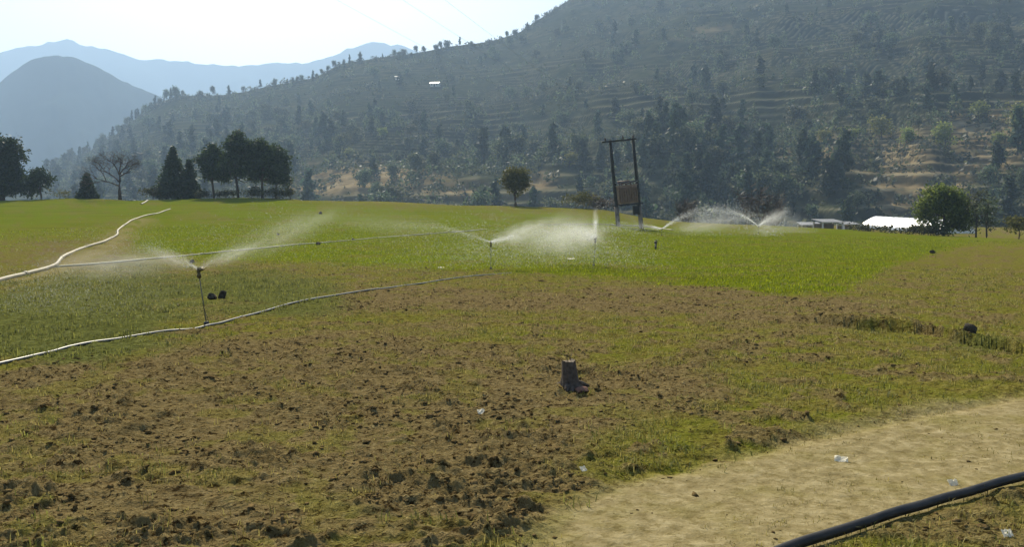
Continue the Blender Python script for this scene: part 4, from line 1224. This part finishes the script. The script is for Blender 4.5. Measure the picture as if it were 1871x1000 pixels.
def scrap(px, py, L, W, label, seed, rz):
    x, y, _ = hit(px, py); z = gh(x, y); r = np.random.default_rng(seed)
    nx, ny = 7, 4; V = []; Fc = []
    for i in range(nx):
        for j in range(ny):
            u, v = i / (nx - 1) - .5, j / (ny - 1) - .5
            wd = 1 - .5 * abs(u) ** 1.5 + .1 * r.normal()
            V.append((u * L, v * W * wd, .012 + .02 * L * 6 * u * u + r.random() * .012 + .03 * v))
    for i in range(nx - 1):
        for j in range(ny - 1): Fc.append((i * ny + j, (i + 1) * ny + j, (i + 1) * ny + j + 1, i * ny + j + 1))
    n = len(V); V += [(a, b, c - .004) for a, b, c in V]; Fc += [tuple(q + n for q in f[::-1]) for f in Fc]
    m = MB(); m.add(V, Fc); o = m.build('paper_scrap', M['paper']); o.location = (x, y, z); o.rotation_euler = (0, 0, rz)
    tag(o, label, 'scrap')
scrap(1537, 841, .10, .05, 'white curled scrap lying out on the dirt track', 81, -.35)
scrap(1741, 884, .075, .04, 'small white scrap on the track right beside the black pipe', 82, .1)
scrap(1840, 988, .06, .04, 'white scrap on the rough grass under the black pipe', 83, .1)
scrap(879, 761, .07, .05, 'white scrap among clods of the ploughed soil near the stump', 84, .3)
scrap(1043, 474, .3, .16, 'white scrap in the wheat beside the misty sprinkler', 85, .1)
scrap(806, 490, .22, .13, 'white scrap on the wheat edge near the upright sprinkler', 86, .1)
scrap(1066, 866, .05, .04, 'tiny white scrap where the ploughed soil meets the track', 87, .6)

# ------------------------------------------------------------------ clods, grass and wheat (uncountable)
def scatter(n, r0, r1, az, r, p=1.0):
    rr = r0 + (r1 - r0) * r.random(n) ** p; a = np.radians(r.uniform(-az, az, n))
    return rr * np.sin(a), rr * np.cos(a)

def clods():
    r = np.random.default_rng(91)
    x, y = scatter(62000, 4.0, 30, 36, r, 1.2)
    z, wheat, soil, track, weed = ground_height(x, y)
    cl = smooth(.36, .68, fbm(x / .9, y / .7, 151, 4, .65))
    keep = r.random(len(x)) < (soil * (.12 + .6 * cl) + .16 * (1 - track) * (1 - wheat) * cl + .006 * track)
    x, y, z = x[keep], y[keep], z[keep]
    s = (.004 + .013 * r.random(len(x)) ** 3.5) * (1 + .035 * y) * (.6 + .4 * soil[keep])
    big = (r.random(len(x)) < .03); s = np.where(big, s * 1.7, s)
    near = (y < 9) & (s > .018)
    Vs, Fs, off = [], [], 0
    for sel, (BV, BF) in ((near, ICO2), (~near, (ICO_V, ICO_F))):
        n = int(sel.sum()); m = len(BV)
        jit = 1 + .42 * r.normal(size=(n, m, 1)).clip(-1.6, 1.6)
        sc = s[sel][:, None, None] * np.stack([r.uniform(.8, 2.0, n), r.uniform(.7, 1.4, n), r.uniform(.4, .85, n)], -1)[:, None, :]
        V = BV[None] * jit * sc
        a = r.uniform(0, 6.28, n); ca, sa = np.cos(a)[:, None], np.sin(a)[:, None]
        X = V[:, :, 0] * ca - V[:, :, 1] * sa; Y = V[:, :, 0] * sa + V[:, :, 1] * ca
        V = np.stack([X + x[sel][:, None], Y + y[sel][:, None], V[:, :, 2] + (z[sel] + s[sel] * .1)[:, None]], -1).reshape(-1, 3)
        Vs.append(V); Fs.append((BF[None] + (np.arange(n) * m)[:, None, None]).reshape(-1, 3) + off); off += len(V)
    me = mesh_np('soil_clods', np.concatenate(Vs), np.concatenate(Fs)); me.materials.append(M['clod'])
    tag(link('soil_clods', me), 'crumbly brown soil clods over the ploughed field', kind='stuff')
clods()

def blades(name, label, mat, x, y, z, per, h, w, r, spread):
    n = len(x) * per
    X = np.repeat(x, per) + r.normal(size=n) * spread; Y = np.repeat(y, per) + r.normal(size=n) * spread; Z = np.repeat(z, per)
    hh = np.repeat(h, per) * r.uniform(.5, 1.3, n); ww = np.repeat(w, per)
    a = r.uniform(0, 6.28, n); lean = r.uniform(.1, .9, n)
    dx, dy = np.cos(a), np.sin(a)
    B = np.stack([X, Y, Z - .01], -1); side = np.stack([-dy, dx, dx * 0], -1) * ww[:, None] * .5
    mid = B + np.stack([dx * lean * hh * .3, dy * lean * hh * .3, hh * .6], -1)
    tip = B + np.stack([dx * lean * hh, dy * lean * hh, hh * (1 - .35 * lean)], -1)
    V = np.stack([B - side, B + side, mid + side * .7, tip, mid - side * .7], 1).reshape(-1, 3)
    k = np.arange(n)[:, None] * 5
    T = np.concatenate([k + np.array([[0, 1, 2]]), k + np.array([[0, 2, 4]]), k + np.array([[4, 2, 3]])])
    me = mesh_np(name, V, T); me.materials.append(M[mat])
    tag(link(name, me), label, kind='stuff')

def grasses():
    r = np.random.default_rng(95)
    x, y = scatter(58000, 4.2, 34, 36, r, 1.2)
    z, wheat, soil, track, weed = ground_height(x, y)
    pn = fbm(x / .8, y / .8, 161, 3)
    d = (1 - wheat) * (1 - weed) * (.85 * (1 - soil) + .10) * (1 - .7 * track) * smooth(.33, .55, pn)
    k = r.random(len(x)) < d
    h = (.02 + .055 * r.random(k.sum()) ** 2) * (1 - .4 * track[k]) * (1 + .015 * y[k])
    blades('dry_grass', 'short dry yellowish grass over the near field', 'dry_blade', x[k], y[k], z[k], 5, h, .004 + .00035 * y[k], r, .035)
    d2 = ((1 - wheat) * weed * .5 * smooth(.4, .6, fbm(x / 1.7, y / 1.7, 167, 3)) + (1 - wheat) * (1 - soil) * (1 - track) * .35) * smooth(.35, .6, fbm(x / .6, y / .6, 163, 3))
    k = r.random(len(x)) < d2
    h = .025 + .07 * r.random(k.sum()) ** 2 + .04 * weed[k]
    blades('green_weeds', 'low green weeds growing through the rough field', 'weed_blade', x[k], y[k], z[k], 6, h, .006 + .0005 * y[k], r, .05)
    x, y = scatter(50000, 17, 75, 36, r, 1.25)
    z, wheat, soil, track, weed = ground_height(x, y)
    k = r.random(len(x)) < wheat
    blades('wheat_shoots', 'dense young green wheat shoots', 'blade', x[k], y[k], z[k], 3, .05 + .045 * r.random(k.sum()), .014 + .0006 * y[k], r, .12)
grasses()
